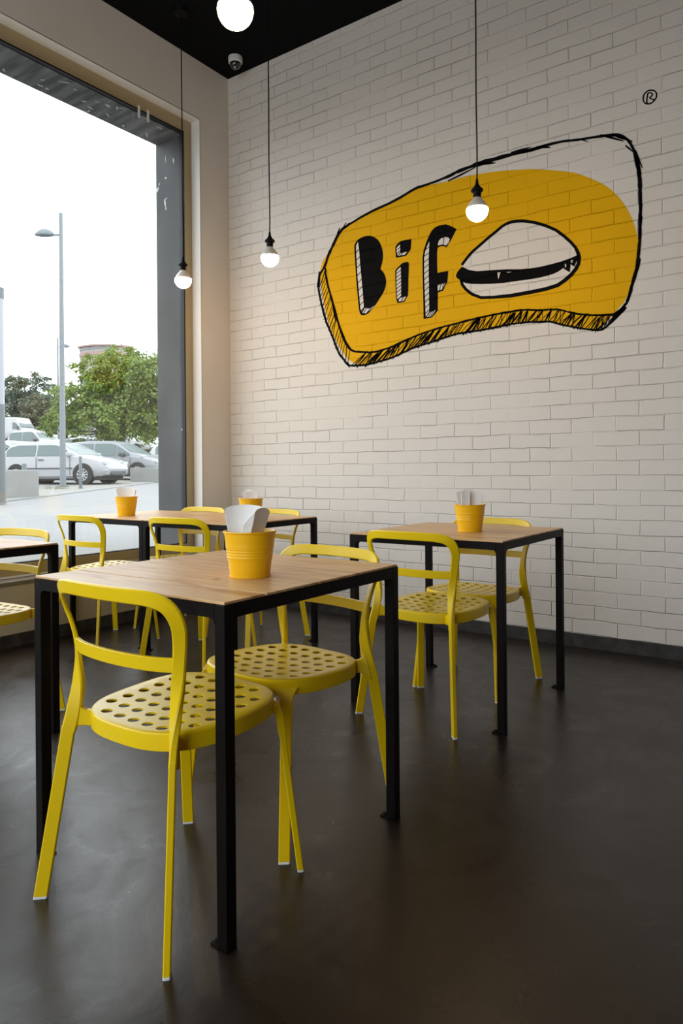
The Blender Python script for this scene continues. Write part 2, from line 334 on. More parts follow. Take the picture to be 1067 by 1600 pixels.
# ------------------------------------------------------------------ painted logo on the brick wall
mural = empty('painted_logo', (1.95, -.0005, 1.7)); tag(mural, 'yellow and black hand-painted burger logo reading Bif on the brick wall', 'mural')
class Paint:                                         # flat coats of paint, a fraction of a millimetre thick
    def __init__(s, lay): s.v = []; s.f = []; s.y = -.0006-lay*.0004
    def poly(s, px):
        pts = [on_wall(*p) for p in px]
        tris = tessellate_polygon([[Vector((p[0], p[1], 0)) for p in pts]])
        n = len(s.v); s.v += [(p[0], s.y, p[1]) for p in pts]; s.f += [tuple(i+n for i in t) for t in tris]; return s
    def stroke(s, px, wd, closed=False, rag=0, rn=random.Random(1)):
        P = [Vector(p) for p in px]; n = len(P)
        W = wd if isinstance(wd, (list, tuple)) else [wd]*n
        L = []; R = []
        for i in range(n):
            a = P[(i-1) % n] if closed or i > 0 else P[i]; b = P[(i+1) % n] if closed or i < n-1 else P[i]
            d = (b-a); d = d.normalized() if d.length > 1e-6 else Vector((1, 0)); q = Vector((-d.y, d.x))
            L.append(P[i]+q*(W[i]/2+rn.uniform(-rag, rag))); R.append(P[i]-q*(W[i]/2+rn.uniform(-rag, rag)))
        for i in range(n if closed else n-1):
            j = (i+1) % n
            A = [on_wall(*L[i]), on_wall(*L[j]), on_wall(*R[j]), on_wall(*R[i])]
            k = len(s.v); s.v += [(p[0], s.y, p[1]) for p in A]; s.f.append((k, k+1, k+2, k+3))
        return s
    def build(s, name, mt, parent):
        off = parent.matrix_basis.translation if parent.parent is None else parent.matrix_basis.translation*0
        base = Vector((1.95, -.0005, 1.7)) if parent is mural or parent.parent is mural else Vector(parent.location)
        o = mesh_obj(name, [Vector(v)-base for v in s.v], s.f, mt, parent)
        for p in o.data.polygons:
            if p.normal.y > 0: p.flip()
        return o
def spl(P, per=5): return [tuple(v) for v in catmull([Vector(p) for p in P], per)]
def Zm(ox, oy, k, pts): return [(ox+x*k, oy+y*k) for x, y in pts]
yel = [(527.8,368),(519,382),(512,396),(503,412),(500.5,428),(501.8,446),(505.5,470),(513.8,505),(523.5,529),(534.5,549),(545,562),(556,568),(573,568.5),(611,558),(648,541),(680,531),(710,521),(761,512.5),(804,504.5),(829,502),(860,502),(890,509),(911,512.5),(932,514.5),(946,504),(958,492),(966,482),(974,473),(981,460),(987,446),(993,426),(996.5,402),(997.5,385),(996,370),(990.2,348.6),(981.7,330),(968.2,309.8),(948,291.2),(924.4,279.4),(904,271.8),(890.6,268.8),(865.3,266.2),(840,264.4),(819.3,264.6),(781.8,267.2),(750,271.5),(725.6,276.4),(695.6,284.7),(664.9,290),(648.8,295.5),(616.8,314),(577.6,333),(545.6,352),(533,362)]
P = Paint(0); P.poly(spl(yel+[yel[0]], 3)[:-1]); P.build('yellow_panel', M['mural_yellow'], mural)
outer = [(498.4,445),(500.6,428),(508.1,415),(513.6,398),(520.7,382.8),(531.4,362.4),(545.6,350.8),(577.6,332.1),(616.8,313.4),(648.8,294.7),(664.9,289.4),(700,276),(716.2,267.8),(744.3,257.5),(772.4,249),(798.7,241.6),(828.7,234),(850.1,228),(878.8,221.2),(907.5,217.8),(934.5,213.6),(958.1,211),(971.6,212.8),(983.4,222),(991.8,238.9),(996.9,257.5),(999.4,284.5),(1000.3,308),(1000.3,336.8),(999.4,370),(999.4,376.9),(996.9,402.2),(993.5,427.5),(986.8,447.7),(980.9,468),(975,478),(961.5,490),(949.7,492.4),(924.4,492.4),(899,490),(873.7,484),(856.9,484),(840,484.8),(821.2,484),(798.7,486.9),(772.4,491.5),(742.5,498),(716,504.7),(688,512),(658,521.8),(635.5,531),(611.2,542.4),(584.9,549.9),(564.3,549.9),(549.3,547),(538.1,531),(528.7,504.9),(520.3,474.9),(510.9,439.3),(508.1,418)]
wid = [2.6,3.2,4,4,4.2,4.2,3.2,3.6,3.6,3.8,4.0,4.4,5.2,7.2,6.2,5.2,4.8,4.4,4.2,4.2,4.2,5.2,5,5,6.2,6.6,6.4,5.4,5.6,5.2,5.0,5.2,5,4.6,4.4,4.2,4,3.4,3.2,3.2,3,3,3,3,3,3,3,3,3,3,3.4,3.2,3.2,3.4,3.8,3.8,3.8,3.4,3.2,3]
rn = random.Random(11)
P = Paint(2)
po_ = spl(outer, 4); wo = [wid[min(i//4, len(wid)-1)]*(1+.12*rn.uniform(-1, 1)) for i in range(len(po_))]
P.stroke(po_, wo, rag=.3, rn=rn)
low = [(498.4,440),(497.8,452),(503,478),(510,503),(518,522),(528.7,549.9),(536,560),(544.6,570.5),(558,571),(573.7,569.6),(592,565),(611.2,559.3),(630,551),(648.7,542.4),(680,533),(710.6,522.5),(735,518.5),(761.2,514),(783,509.5),(804.3,505.6),(828.7,503),(845,503),(860,502.8),(876,507),(890.6,510),(910.9,513.5),(934.5,516),(944.6,512.5),(958,501),(970,489),(978.3,480)]
pl_ = spl(low, 4); P.stroke(pl_, [3.2*(1+.15*rn.uniform(-1, 1)) for _ in pl_], rag=.3, rn=rn)
# short stray brush ends along the outline
for a, b, wd in (((499,424),(495.5,449),2.2),((531,356),(526,370),2.2),((541,348),(534,360),1.8),((546,348),(538,356),1.6),((509.5,496),(508,505),1.8),((544,566),(546,575),2),
                 ((700,283),(742,262),3),((744,256),(774,254.5),4),((798,238.5),(830,230),2.5),((805,241),(852,229.5),4),((840,230),(860,230.5),4),((905,217),(919,221.5),2.2),((938,211),(974,220.5),4),
                 ((955,210),(988,221),3.5),((977,227),(990,238),3),((993,235),(1003.6,262.5),3),((990,240),(997,272),3),((996,250),(1002.5,283),3),((1001,318),(1002,300),2),((1003,318),(1000,345),3),((1003,338),(999,372),3),
                 ((1000.5,404),(994,430),3),((993,420),(985,452),3),((988,452),(976,478),3),((980,474),(958,497),2.6),((978,482),(948,511),2.6),((945,505),(930,518),3),((520.5,476),(524,500),2.6),((534,518),(541,536),2.6),((796,487),(815,483),2.2),((688,530),(676,533),1.5)):
    P.stroke([a, ((a[0]+b[0])/2+rn.uniform(-.6, .6), (a[1]+b[1])/2+rn.uniform(-.6, .6)), b], [wd*.7, wd, wd*.5], rn=rn)
P.build('outline', M['mural_black'], mural)
# scribbled hatching between the two lower lines
inner = list(reversed([p for p in outer[34:]])); inner = spl(inner, 6); lowr = spl(low, 6)
def along(path, t):
    L = [0]
    for i in range(1, len(path)): L.append(L[-1]+math.dist(path[i], path[i-1]))
    s = t*L[-1]
    for i in range(1, len(path)):
        if L[i] >= s:
            u = (s-L[i-1])/max(L[i]-L[i-1], 1e-6); return Vector(path[i-1]).lerp(Vector(path[i]), u)
    return Vector(path[-1])
P = Paint(3); t = .02
while t < .985:
    a = along(lowr, t); tt = min(t+rn.uniform(.012, .034), 1); b = along(inner, min(1, tt*1.0))
    left = a.x < 545
    if left: b = along(inner, max(0, t-rn.uniform(.002, .016)))
    d = (b-a); a2 = a-d*rn.uniform(.02, .18); b2 = b+d*rn.uniform(-.15, .12)
    mid = (a2+b2)/2+Vector((rn.uniform(-1.2, 1.2), rn.uniform(-1.2, 1.2)))
    wd = rn.uniform(.9, 1.5) if left else rn.choice([1.0, 1.4, 1.6, 2.2, 3.0])
    P.stroke([tuple(a2), tuple(mid), tuple(b2)], [wd*.7, wd, wd*.8], rn=rn)
    if not left and rn.random() < .75:
        c = along(lowr, min(1, t+rn.uniform(.006, .02))); P.stroke([tuple(b2), tuple((b2+c)/2+Vector((rn.uniform(-.8, .8), 0))), tuple(c)], [wd*.6, wd*.7, wd*.5], rn=rn)
    t += rn.uniform(.0085, .016) if left else rn.uniform(.0055, .0125)
P.build('hatching', M['mural_black'], mural)
# letters
K2 = .18744
def L2(pts): return Zm(540, 330, K2, pts)
def letter(name, outline, whites, hatches):
    P = Paint(1)
    for o in outline: P.poly(L2(o))
    b = P.build(name, M['mural_black'], mural)
    P = Paint(2)
    for o in whites: P.poly(L2(o))
    P.build('letter_side', M['mural_white'], b)
    for a, c in hatches: P = Paint(3); P.stroke(L2([a, c]), 1.15); P.build('hatch_line', M['mural_black'], b)
def ladder(xl, xr, y0, y1, n, rise, sk=0):
    out = []
    for i in range(n):
        y = y0+(y1-y0)*(i+.5)/n; u = (i+.5)/n
        out.append(((xl[0]+(xl[1]-xl[0])*u-3, y+rise*.5), (xr[0]+(xr[1]-xr[0])*u+3, y-rise*.5)))
    return out
B_out = [(72,290),(86,258),(115,228),(160,209),(195,204),(235,214),(270,240),(295,282),(310,335),(312,390),(303,440),(293,483),(315,508),(332,545),(338,590),(331,640),(310,688),(280,735),(245,788),(200,842),(170,862),(140,868),(122,855),(112,820),(102,720),(88,560),(78,400)]
letter('letter', [spl(B_out, 2)], [[(104,256),(86,292),(92,400),(101,560),(114,700),(124,812),(134,838),(150,806),(152,785),(140,640),(125,480),(113,330)], [(140,848),(160,808),(190,813),(215,806),(246,784),(205,826),(172,852)]],
       ladder((84, 124), (110, 150), 300, 800, 8, 34)+[((128,835),(150,805)),((148,856),(172,812)),((172,854),(212,808))])
letter('letter', [[(413,300),(430,275),(457,250),(500,240),(549,231),(547,275),(543,320),(505,372),(460,382),(421,389),(416,345)]],
       [[(424,308),(440,290),(453,278),(455,310),(455,342),(434,370),(426,340)], [(438,372),(460,350),(485,345),(512,338),(492,364),(465,369)]],
       [((420,330),(456,300)),((424,358),(457,328)),((455,376),(478,343))])
letter('letter', [[(413,495),(436,468),(470,434),(500,424),(518,422),(528,431),(527,500),(524,560),(523,640),(521,702),(504,730),(490,756),(460,763),(432,766),(424,742),(418,680),(415,590)]],
       [[(424,502),(440,482),(459,464),(462,540),(463,620),(464,702),(448,722),(432,740),(427,690),(424,600)], [(440,750),(450,728),(466,720),(503,712),(492,732),(483,748),(460,752)]],
       ladder((424, 430), (462, 464), 490, 740, 8, 34)+[((462,754),(482,716))])
f_out = [(649,898),(648,800),(646,700),(642,540),(641,385),(650,330),(668,270),(690,215),(715,165),(742,137),(775,120),(835,109),(880,125),(926,149),(905,190),(880,240),(860,270),(842,302),(820,293),(800,292),(782,296),(768,306),(763,345),(763,420),(766,515),(810,505),(856,497),(853,545),(848,592),(830,625),(812,664),(790,670),(770,679),(769,760),(769,828),(745,858),(717,888),(680,894)]
letter('letter', [f_out], [[(698,252),(676,300),(662,345),(655,395),(656,540),(661,700),(665,800),(668,880),(692,845),(697,825),(695,700),(693,540),(692,400),(696,310)],
       [(768,285),(776,250),(795,228),(830,216),(855,220),(868,234),(858,262),(838,286),(820,280),(800,278)], [(768,616),(800,606),(833,598),(818,628),(803,654),(785,657),(769,664)], [(676,882),(690,862),(704,842),(728,834),(752,824),(735,850),(714,878)]],
       ladder((650, 666), (700, 698), 290, 860, 12, 40)+[((822,216),(812,284)),((782,664),(795,606)),((806,656),(820,600)),((690,884),(718,834)),((706,884),(736,828))])
# burger
def B7(pts): return Zm(700, 330, .20619, pts)
bo = [(104,408),(140,360),(180,312),(230,268),(310,198),(360,158),(410,115),(440,97),(480,82),(520,76),(570,74),(650,85),(700,98),(750,114),(820,145),(880,190),(930,235),(965,275),(985,315),(995,352),(988,400),(968,438),(935,480),(885,524),(830,562),(740,590),(620,615),(480,640),(350,652),(250,655),(180,628),(135,592),(108,556),(100,520)]
P = Paint(1); P.poly(B7(bo)); bun = P.build('burger_bun', M['mural_white'], mural)
P = Paint(2); P.stroke(B7(bo), [4.3]*8+[5.0]*10+[6.0]*10+[4.8]*6, rn=rn); P.build('bun_outline', M['mural_black'], bun)
P = Paint(2); P.poly(B7([(60,490),(70,462),(88,440),(108,420),(130,432),(160,446),(220,455),(350,445),(450,440),(550,440),(630,433),(700,422),(780,402),(860,380),(930,355),(985,330),(988,360),(972,385),(958,420),(938,410),(930,400),(926,440),(924,464),(898,450),(872,432),(840,455),(800,475),(740,493),(680,507),(600,520),(520,530),(420,545),(330,551),(250,553),(180,552),(130,545),(100,528),(85,518),(66,506)]))
pat = P.build('burger_filling', M['mural_black'], mural)
for t3 in ([(374,466),(398,464),(381,516)], [(442,462),(485,460),(455,468)], [(886,396),(896,408),(892,430),(885,418)], [(930,374),(946,370),(944,388),(934,392)]): P = Paint(3); P.poly(B7(t3)); P.build('filling_gap', M['mural_white'], pat)
# registered mark
rm = empty('registered_mark', (3.12, -.0005, 3.0)); tag(rm, 'small black painted R in a circle at the upper right of the brick wall', 'painted mark')
def R9(pts): return Zm(980, 120, .08154, pts)
class P2(Paint):
    def build(s, name, mt, parent):
        o = mesh_obj(name, [Vector(v)-Vector((3.12, -.0005, 3.0)) for v in s.v], s.f, mt, parent)
        for p in o.data.polygons:
            if p.normal.y > 0: p.flip()
        return o
ring = [(305,430),(312,365),(345,310),(400,270),(460,258),(520,270),(552,305),(562,350),(548,410),(512,462),(455,508),(400,520),(350,510),(318,480)]
P = P2(1); P.stroke(R9(spl(ring+[ring[0]], 3)), 2.3); P.build('ring', M['mural_black'], rm)
P = P2(1); P.stroke(R9([(378,505),(374,450),(382,390),(395,310)]), 2.3); P.stroke(R9(spl([(392,318),(430,308),(470,316),(482,340),(460,378),(425,405)], 3)), 2.1); P.stroke(R9([(420,398),(460,425),(520,440)]), 2.1)
P.build('letter', M['mural_black'], rm)

# ------------------------------------------------------------------ tables
HT = .74; TA = .71
def table_proto(name, groove=None, group=None):
    root = empty(name); h = TA/2; L = .030
    z0 = HT-.006
    for sx in (-1, 1):
        for sy in (-1, 1):
            x0, x1 = sorted((sx*h, sx*(h-L))); y0, y1 = sorted((sy*h, sy*(h-L)))
            leg = G().box((x0, y0, .004), (x1, y1, z0)).build('leg', M['black_metal'], root, bevel=.002)
            fp = G(); fx = sorted((sx*(h-L), sx*(h-L)-sx*.024)); fp.box((fx[0], y0+.004, 0), (fx[1], y1-.004, .005)); fp.box((x0, y0, 0), (x1, y1, .004))
            fp.tube((sum(fx)/2, (y0+y1)/2, .004), (sum(fx)/2, (y0+y1)/2, .012), .006, n=8)
            fp.build('foot_plate', M['black_metal'], leg)
    for s in (-1, 1):
        y0, y1 = sorted((s*h, s*(h-L))); g = G().box((-h+L, y0, z0-.03), (h-L, y1, z0))
        g2 = G()
        for e in (-1, 1):                           # small weld fillets in the corners
            ex = e*(h-L); pts = [(ex, z0-.03), (ex-e*.012, z0-.03), (ex-e*.004, z0-.034), (ex, z0-.042)]
            g.prism(pts, 'y', y0, y1)
        g.build('rail', M['black_metal'], root)
        x0, x1 = sorted((s*h, s*(h-L))); g = G().box((x0, -h+L, z0-.03), (x1, h-L, z0))
        for e in (-1, 1):
            ey = e*(h-L); pts = [(ey, z0-.03), (ey-e*.012, z0-.03), (ey-e*.004, z0-.034), (ey, z0-.042)]
            g.prism(pts, 'x', x0, x1)
        g.build('rail', M['black_metal'], root)
    k = h-.0025
    spans = [(-k, k)] if groove is None else [(-k, groove-.0032), (groove+.0032, k)]
    for a, b in spans:
        G().box((-k, a, z0), (k, b, HT)).build('table_top', M['wood'], root, bevel=.0012)
    return root
t1 = table_proto('table', groove=-2.856+2.634); t1.location = (2.539, -2.634, 0)
tag(t1, 'black steel table with two-board plywood top nearest the camera', 'table', 'square plywood-topped black tables')
t2 = table_proto('table'); t2.location = (2.544, -1.159, 0)
tag(t2, 'black steel table with plywood top standing close to the brick wall on the right', 'table', 'square plywood-topped black tables')
for loc, lab in (((1.056, -1.083, 0), 'right-hand table of the joined pair at the back, nearer the brick wall corner'),
                 ((.344, -1.083, 0), 'left-hand table of the joined pair at the back, against the window'),
                 ((1.094, -2.798, 0), 'black table with pale top cut off at the left edge, beside the window')):
    t = copy_tree(t2); t.location = loc; tag(t, lab)

# ------------------------------------------------------------------ chairs
def make_chair():
    root = empty('chair'); Y = M['yellow']
    # seat: dished plate with 45 round holes and a turned-down rim
    a, b, cy, ex = .203, .195, .030, 3.0
    def outl(t, k=0):
        c, s_ = math.cos(t), math.sin(t)
        x = (a+k)*math.copysign(abs(c)**(2/ex), c); y = (b+k)*math.copysign(abs(s_)**(2/ex), s_)
        return Vector((x*(1-.05*max(0, -y/b)), cy+y))
    holes = []
    for j, y in enumerate([-.12, -.07, -.02, .03, .08, .13, .18]):
        for i in range(-3, 4):
            if j in (0, 6) and abs(i) == 3: continue
            holes.append(Vector((i*.05, y)))
    R = .0142; NO = 72
    def zf(x, y):
        q = (abs(x)/a)**2+(abs(y-cy)/b)**2
        return .440+.008*min(q, 1.6)+.006*(y/.2)
    pts = [outl(2*PI*(i+.5)/NO, -.006) for i in range(NO)]; edges = [(i, (i+1) % NO) for i in range(NO)]
    for h_ in holes:
        n = len(pts); pts += [h_+Vector((math.cos(2*PI*k/16)*R, math.sin(2*PI*k/16)*R)) for k in range(16)]; edges += [(n+k, n+(k+1) % 16) for k in range(16)]
    for i in range(-4, 5):
        for j in range(-4, 5):
            p = Vector((i*.05+.025, -.02+j*.05+.025))
            if ((abs(p.x)/(a-.015))**ex+(abs(p.y-cy)/(b-.015))**ex) < 1: pts.append(p)
    vo, eo, fo, *_ = delaunay_2d_cdt(pts, edges, [], 0, 1e-6)
    inner_b = [outl(2*PI*(i+.5)/NO, -.006) for i in range(NO)]
    def inside(p):
        q = Vector((p.x, p.y-cy)); xs = 1-.05*max(0, -q.y/b)
        return ((abs(q.x)/((a-.006)*xs))**ex+(abs(q.y)/(b-.006))**ex) <= 1.0005
    faces = []
    for f in fo:
        c = sum((vo[i] for i in f), Vector((0, 0)))/len(f)
        if inside(c) and not any((c-h_).length < R*.985 for h_ in holes): faces.append(tuple(f))
    V = [Vector((p.x, p.y, zf(p.x, p.y))) for p in vo]
    n0 = len(V)
    rings = [(-.006, 0), (-.0025, -.0012), (0, -.0045), (.0005, -.012), (.0005, -.040), (-.003, -.042), (-.0045, -.039)]
    ringidx = [[min(range(len(vo)), key=lambda q: (vo[q]-p).length_squared) for p in inner_b]]
    for k, dz in rings[1:]:
        row = []
        for i in range(NO):
            p = outl(2*PI*(i+.5)/NO, k); q = inner_b[i]
            row.append(len(V)); V.append(Vector((p.x, p.y, zf(q.x, q.y)+dz)))
        ringidx.append(row)
    for r0, r1 in zip(ringidx, ringidx[1:]):
        for i in range(NO): faces.append((r0[i], r0[(i+1) % NO], r1[(i+1) % NO], r1[i]))
    # underside of the plate (rims of the holes)
    n1 = len(V); th = .003
    for h_ in holes:
        base = len(V)
        tops = []
        for k in range(16):
            q = h_+Vector((math.cos(2*PI*k/16)*R, math.sin(2*PI*k/16)*R))
            tops.append(Vector((q.x, q.y, zf(q.x, q.y))))
        for p in tops: V.append(p)
        for p in tops: V.append(p-Vector((0, 0, th+.001)))
        for k in range(16): faces.append((base+k, base+(k+1) % 16, base+16+(k+1) % 16, base+16+k))
    g = G(); g.add(V, faces)
    # arms that tie the seat to the rear uprights
    for s_ in (-1, 1):
        p = [Vector((s_*.118, -.112, .420)), Vector((s_*.146, -.130, .421)), Vector((s_*.166, -.143, .424)), Vector((s_*.182, -.153, .428))]
        g.sweep(catmull(p, 4), [Vector((0, 0, 1))]*13, [.019]*7+[.020, .022, .025, .030, .037, .044], .0085)
    # front corner sockets
    for s_ in (-1, 1):
        p = [Vector((s_*.166, .178, .430)), Vector((s_*.176, .187, .405)), Vector((s_*.180, .191, .375)), Vector((s_*.183, .194, .350))]
        g.sweep(catmull(p, 4), [Vector((s_*.707, -.707, 0))]*13, [.034, .030, .025, .021, .0185]+[.0175]*8, .0095)
    g.build('seat', Y, root, smooth=32)
    # back frame
    half = [((.187,-.166,.392), (.72,-.69,0), .0170, .0088), ((.180,-.156,.440), (.80,-.60,0), .0170, .0085), ((.176,-.146,.500), (.97,-.22,0), .0165, .0080), ((.179,-.142,.560), (.93,.36,0), .0155, .0070),
            ((.186,-.144,.610), (.87,.49,0), .0150, .0060), ((.196,-.151,.655), (.87,.48,.1), .0158, .0055), ((.203,-.161,.690), (.85,.38,.35), .0170, .0052), ((.198,-.175,.722), (.66,.16,.73), .0180, .0050),
            ((.180,-.188,.741), (.38,.0,.92), .0178, .0050), ((.146,-.200,.7495), (.1,-.06,.99), .0172, .0050), ((.09,-.210,.7515), (.02,-.10,.99), .0170, .0050), ((0,-.2155,.752), (0,-.12,.99), .0170, .0050)]
    full = half+[((-p[0], p[1], p[2]), (-w_[0], w_[1], w_[2]), x, y) for p, w_, x, y in reversed(half[:-1])]
    path = catmull([Vector(q[0]) for q in full], 5); wd = catmull([Vector(q[1]) for q in full], 5)
    hw = [v[0] for v in catmull([Vector((q[2], q[3])) for q in full], 5)]; ht = [v[1] for v in catmull([Vector((q[2], q[3])) for q in full], 5)]
    g = G(); g.sweep(path, wd, hw, ht, ch=.35); g.build('back_frame', Y, root, smooth=40)
    # lumbar rail
    lp = [Vector((-.181,-.146,.601)), Vector((-.13,-.163,.600)), Vector((-.07,-.173,.600)), Vector((0,-.177,.600)), Vector((.07,-.173,.600)), Vector((.13,-.163,.600)), Vector((.181,-.146,.601))]
    g = G(); g.sweep(catmull(lp, 5), [Vector((0, -.05, 1))]*31, .0155, .0048); g.build('back_rail', Y, root, smooth=40)
    # legs with white feet
    for s_ in (-1, 1):
        for kind in ('r', 'f'):
            if kind == 'r': A, Bf, W_, hw_, ht_ = Vector((s_*.1868, -.1655, .402)), Vector((s_*.226, -.219, 0)), Vector((s_*.72, -.69, 0)), .0158, .0078
            else: A, Bf, W_, hw_, ht_ = Vector((s_*.1815, .1925, .366)), Vector((s_*.208, .230, 0)), Vector((s_*.707, -.707, 0)), .0150, .0080
            cap = .006; C_ = A.lerp(Bf, 1-cap/A.z)
            g = G(); g.sweep([A, A.lerp(C_, .5), C_], [W_]*3, hw_, ht_, flat1=cap); leg = g.build('leg', Y, root, smooth=40)
            g = G(); g.sweep([C_, Bf], [W_]*2, hw_*.98, ht_*.98, flat0=cap, flat1=0.0); g.build('foot_cap', M['white_cap'], leg)
    return root
ch = make_chair()
spots = [((2.610, -2.880), -.005, 'nearest yellow metal chair, tucked under the near table with its back to the camera'),
         ((2.583, -2.403), PI-.10, 'yellow metal chair facing the camera across the nearest table'),
         ((2.537, -1.405), -.058, 'yellow metal chair in front of the right-hand table, its back to the camera'),
         ((2.520, -.935), PI, 'yellow metal chair behind the right-hand table, next to the brick wall'),
         ((.345, -1.432), .0, 'yellow metal chair in front of the joined pair, at its left table by the window'),
         ((1.020, -1.300), .07, 'yellow metal chair in front of the joined pair, at its right table'),
         ((.400, -.865), PI, 'yellow metal chair behind the joined pair, beside the window jamb'),
         ((1.005, -.820), PI-.165, 'yellow metal chair behind the joined pair, close to the brick wall'),
         ((1.020, -2.530), PI+.09, 'yellow metal chair at the cut-off table at the left edge')]
for i, ((x, y), rz, lab) in enumerate(spots):
    c = ch if i == 0 else copy_tree(ch)
    c.location = (x, y, 0); c.rotation_euler = (0, 0, rz); tag(c, lab, 'chair', 'yellow perforated metal chairs')

# ------------------------------------------------------------------ pots with napkins
def make_pot():
    root = empty('metal_pot')
    r0, r1, hh = .0525, .0655, .118
    prof = [(0, .004), (r0-.004, .003), (r0, 0), (r0+.0015, .002), (r0+.0008, .006)]
    n = 60
    for i in range(n+1):
        z = .006+(hh-.010)*i/n; u = i/n; r = r0+(r1-r0)*u
        b = 0
        for c_, wd, am in ((.43, .020, .0013), (.50, .020, .0016), (.57, .020, .0016), (.645, .020, .0013), (.40, .05, .0008), (.66, .06, .0008)):
            b += am*math.exp(-((u-c_)/wd)**2)
        if u > .67: b += .0012
        prof.append((r+b, z))
    prof += [(r1+.0035, hh-.003), (r1+.0045, hh-.0005), (r1+.0035, hh+.0018), (r1+.0012, hh+.0018), (r1-.0005, hh-.0005), (r1-.003, hh-.02), (r0-.0005, .008), (0, .008)]
    g = G(); g.lathe(prof, 56); g.build('body', M['pot'], root, smooth=50)
    g = G(); g.box((-.0012, 0, 0), (.0012, .0018, .108))
    s_ = g.build('seam', M['pot'], root)
    ang = math.radians(-52); s_.rotation_euler = (math.radians(6.3), 0, ang+PI/2*0)
    s_.location = (math.sin(-ang)*r0*0+math.cos(-PI/2+ang)*(r0+.0005), math.sin(-PI/2+ang)*(r0+.0005), .004)
    s_.rotation_euler = (math.radians(6.9), 0, ang)
    s_.location = (math.cos(ang-PI/2)*(r0+.0004), math.sin(ang-PI/2)*(r0+.0004), .004)
    return root
def napkins(name, cx, cy, cz, width, height, n, curve, ang, lean, taper=.75, gap=.0012, fold=.010, seed=1, square=0):
    """a stack of folded paper napkins stood on edge: each layer a curved sheet, folded over at the top"""
    rn = random.Random(seed); g = G()
    for k in range(n):
        N = 14; off = k*gap
        hgt = height*(1-.02*k)+rn.uniform(-.001, .001)
        rows = 6; V = []
        for j in range(rows+1):
            v = j/rows
            for i in range(N+1):
                u = i/N*2-1
                wdt = width/2*(taper+(1-taper)*v)
                x = u*wdt; y = off-curve*u*u*(.3+.7*v)+lean*v*v*.4
                top = hgt*((1-.04*u*u-.02*abs(u)**9) if square else (1-.10*u*u*u*u-.05*(u+1)*.5))
                z = top*v
                V.append((x, y+fold*max(0, v-.8)*1.2, z))
        th = gap*.55
        V2 = [(x, y+th, z) for x, y, z in V]
        F_ = []; q = N+1; nn = len(V)
        for j in range(rows):
            for i in range(N): F_ += [(j*q+i, j*q+i+1, (j+1)*q+i+1, (j+1)*q+i), (nn+j*q+i+1, nn+j*q+i, nn+(j+1)*q+i, nn+(j+1)*q+i+1)]
        for i in range(N): F_.append((rows*q+i, rows*q+i+1, nn+rows*q+i+1, nn+rows*q+i))
        for j in range(rows): F_ += [(j*q, (j+1)*q, nn+(j+1)*q, nn+j*q), ((j+1)*q+N, j*q+N, nn+j*q+N, nn+(j+1)*q+N)]
        g.add(V, F_) if False else g.add(V+V2, F_)
    o = g.build(name, M['paper'], None, smooth=60); o.location = (cx, cy, cz); o.rotation_euler = (0, 0, ang); return o
pot = make_pot()
PG = 'yellow napkin pots on the tables'; NG = 'paper napkin stacks standing in the pots'
pots = [((2.684, -2.683), 'ribbed yellow metal pot on the nearest table', 0),
        ((2.608, -1.185), 'ribbed yellow metal pot with visible seam on the right-hand table', 0),
        ((.304-.02, -1.224+.0), 'yellow metal pot on the window-side table of the joined pair', .8),
        ((1.225, -1.10), 'yellow metal pot partly hidden behind the nearest pot, on the back table pair', .5)]
# the fourth pot stands where its rim is seen over the back edge of the near pot
for i, ((x, y), lab, rz) in enumerate(pots):
    p = pot if i == 0 else copy_tree(pot)
    p.location = (x, y, HT); p.rotation_euler = (0, 0, rz+(2.4 if i == 0 else 0)); tag(p, lab, 'pot', PG)
FACE = YAW*-1                                        # stacks roughly face the room
def nap(x, y, w_, h_, n, curve, ang, lean, lab, dx=0, dy=0, **k):
    o = napkins('napkin_stack', x+dx, y+dy, HT+.012, w_, h_, n, curve, ang, lean, **k); return tag(o, lab, 'napkins', NG)
a0_ = -YAW
nap(2.684, -2.683, .104, .176, 7, .014, a0_+.10, -.006, 'wide fan of white napkins in the nearest pot', -.017, .000, taper=.42, square=1, seed=3)
o = nap(2.684, -2.683, .060, .178, 14, .002, a0_+1.0, .0, 'thick folded napkin stack leaning right in the nearest pot', .004, -.022, taper=.6, gap=.0019, square=1, seed=4); o.rotation_euler = (.32, .05, a0_+1.0)
nap(2.608, -1.185, .124, .168, 6, .014, a0_+.10, -.004, 'broad white napkins at the back of the right-hand table pot', -.006, .010, taper=.42, square=1, seed=5)
nap(2.608, -1.185, .040, .170, 6, .002, a0_+.15, .0, 'narrow folded napkins at the front of the right-hand table pot', -.008, -.022, taper=.7, square=1, seed=6)
nap(.284, -1.224, .124, .166, 6, .014, a0_, -.006, 'white napkins in the pot against the window', -.002, .004, taper=.42, square=1, seed=7)
o = nap(1.225, -1.10, .060, .158, 6, .010, a0_+.05, -.004, 'rolled white napkins leaning left in the half-hidden pot', .002, .012, taper=.6, square=1, seed=8); o.rotation_euler = (0, -.22, a0_+.05)
nap(1.225, -1.10, .072, .150, 6, .006, a0_+.05, .004, 'short white napkins at the right of the half-hidden pot', .016, -.008, taper=.6, square=1, seed=9)

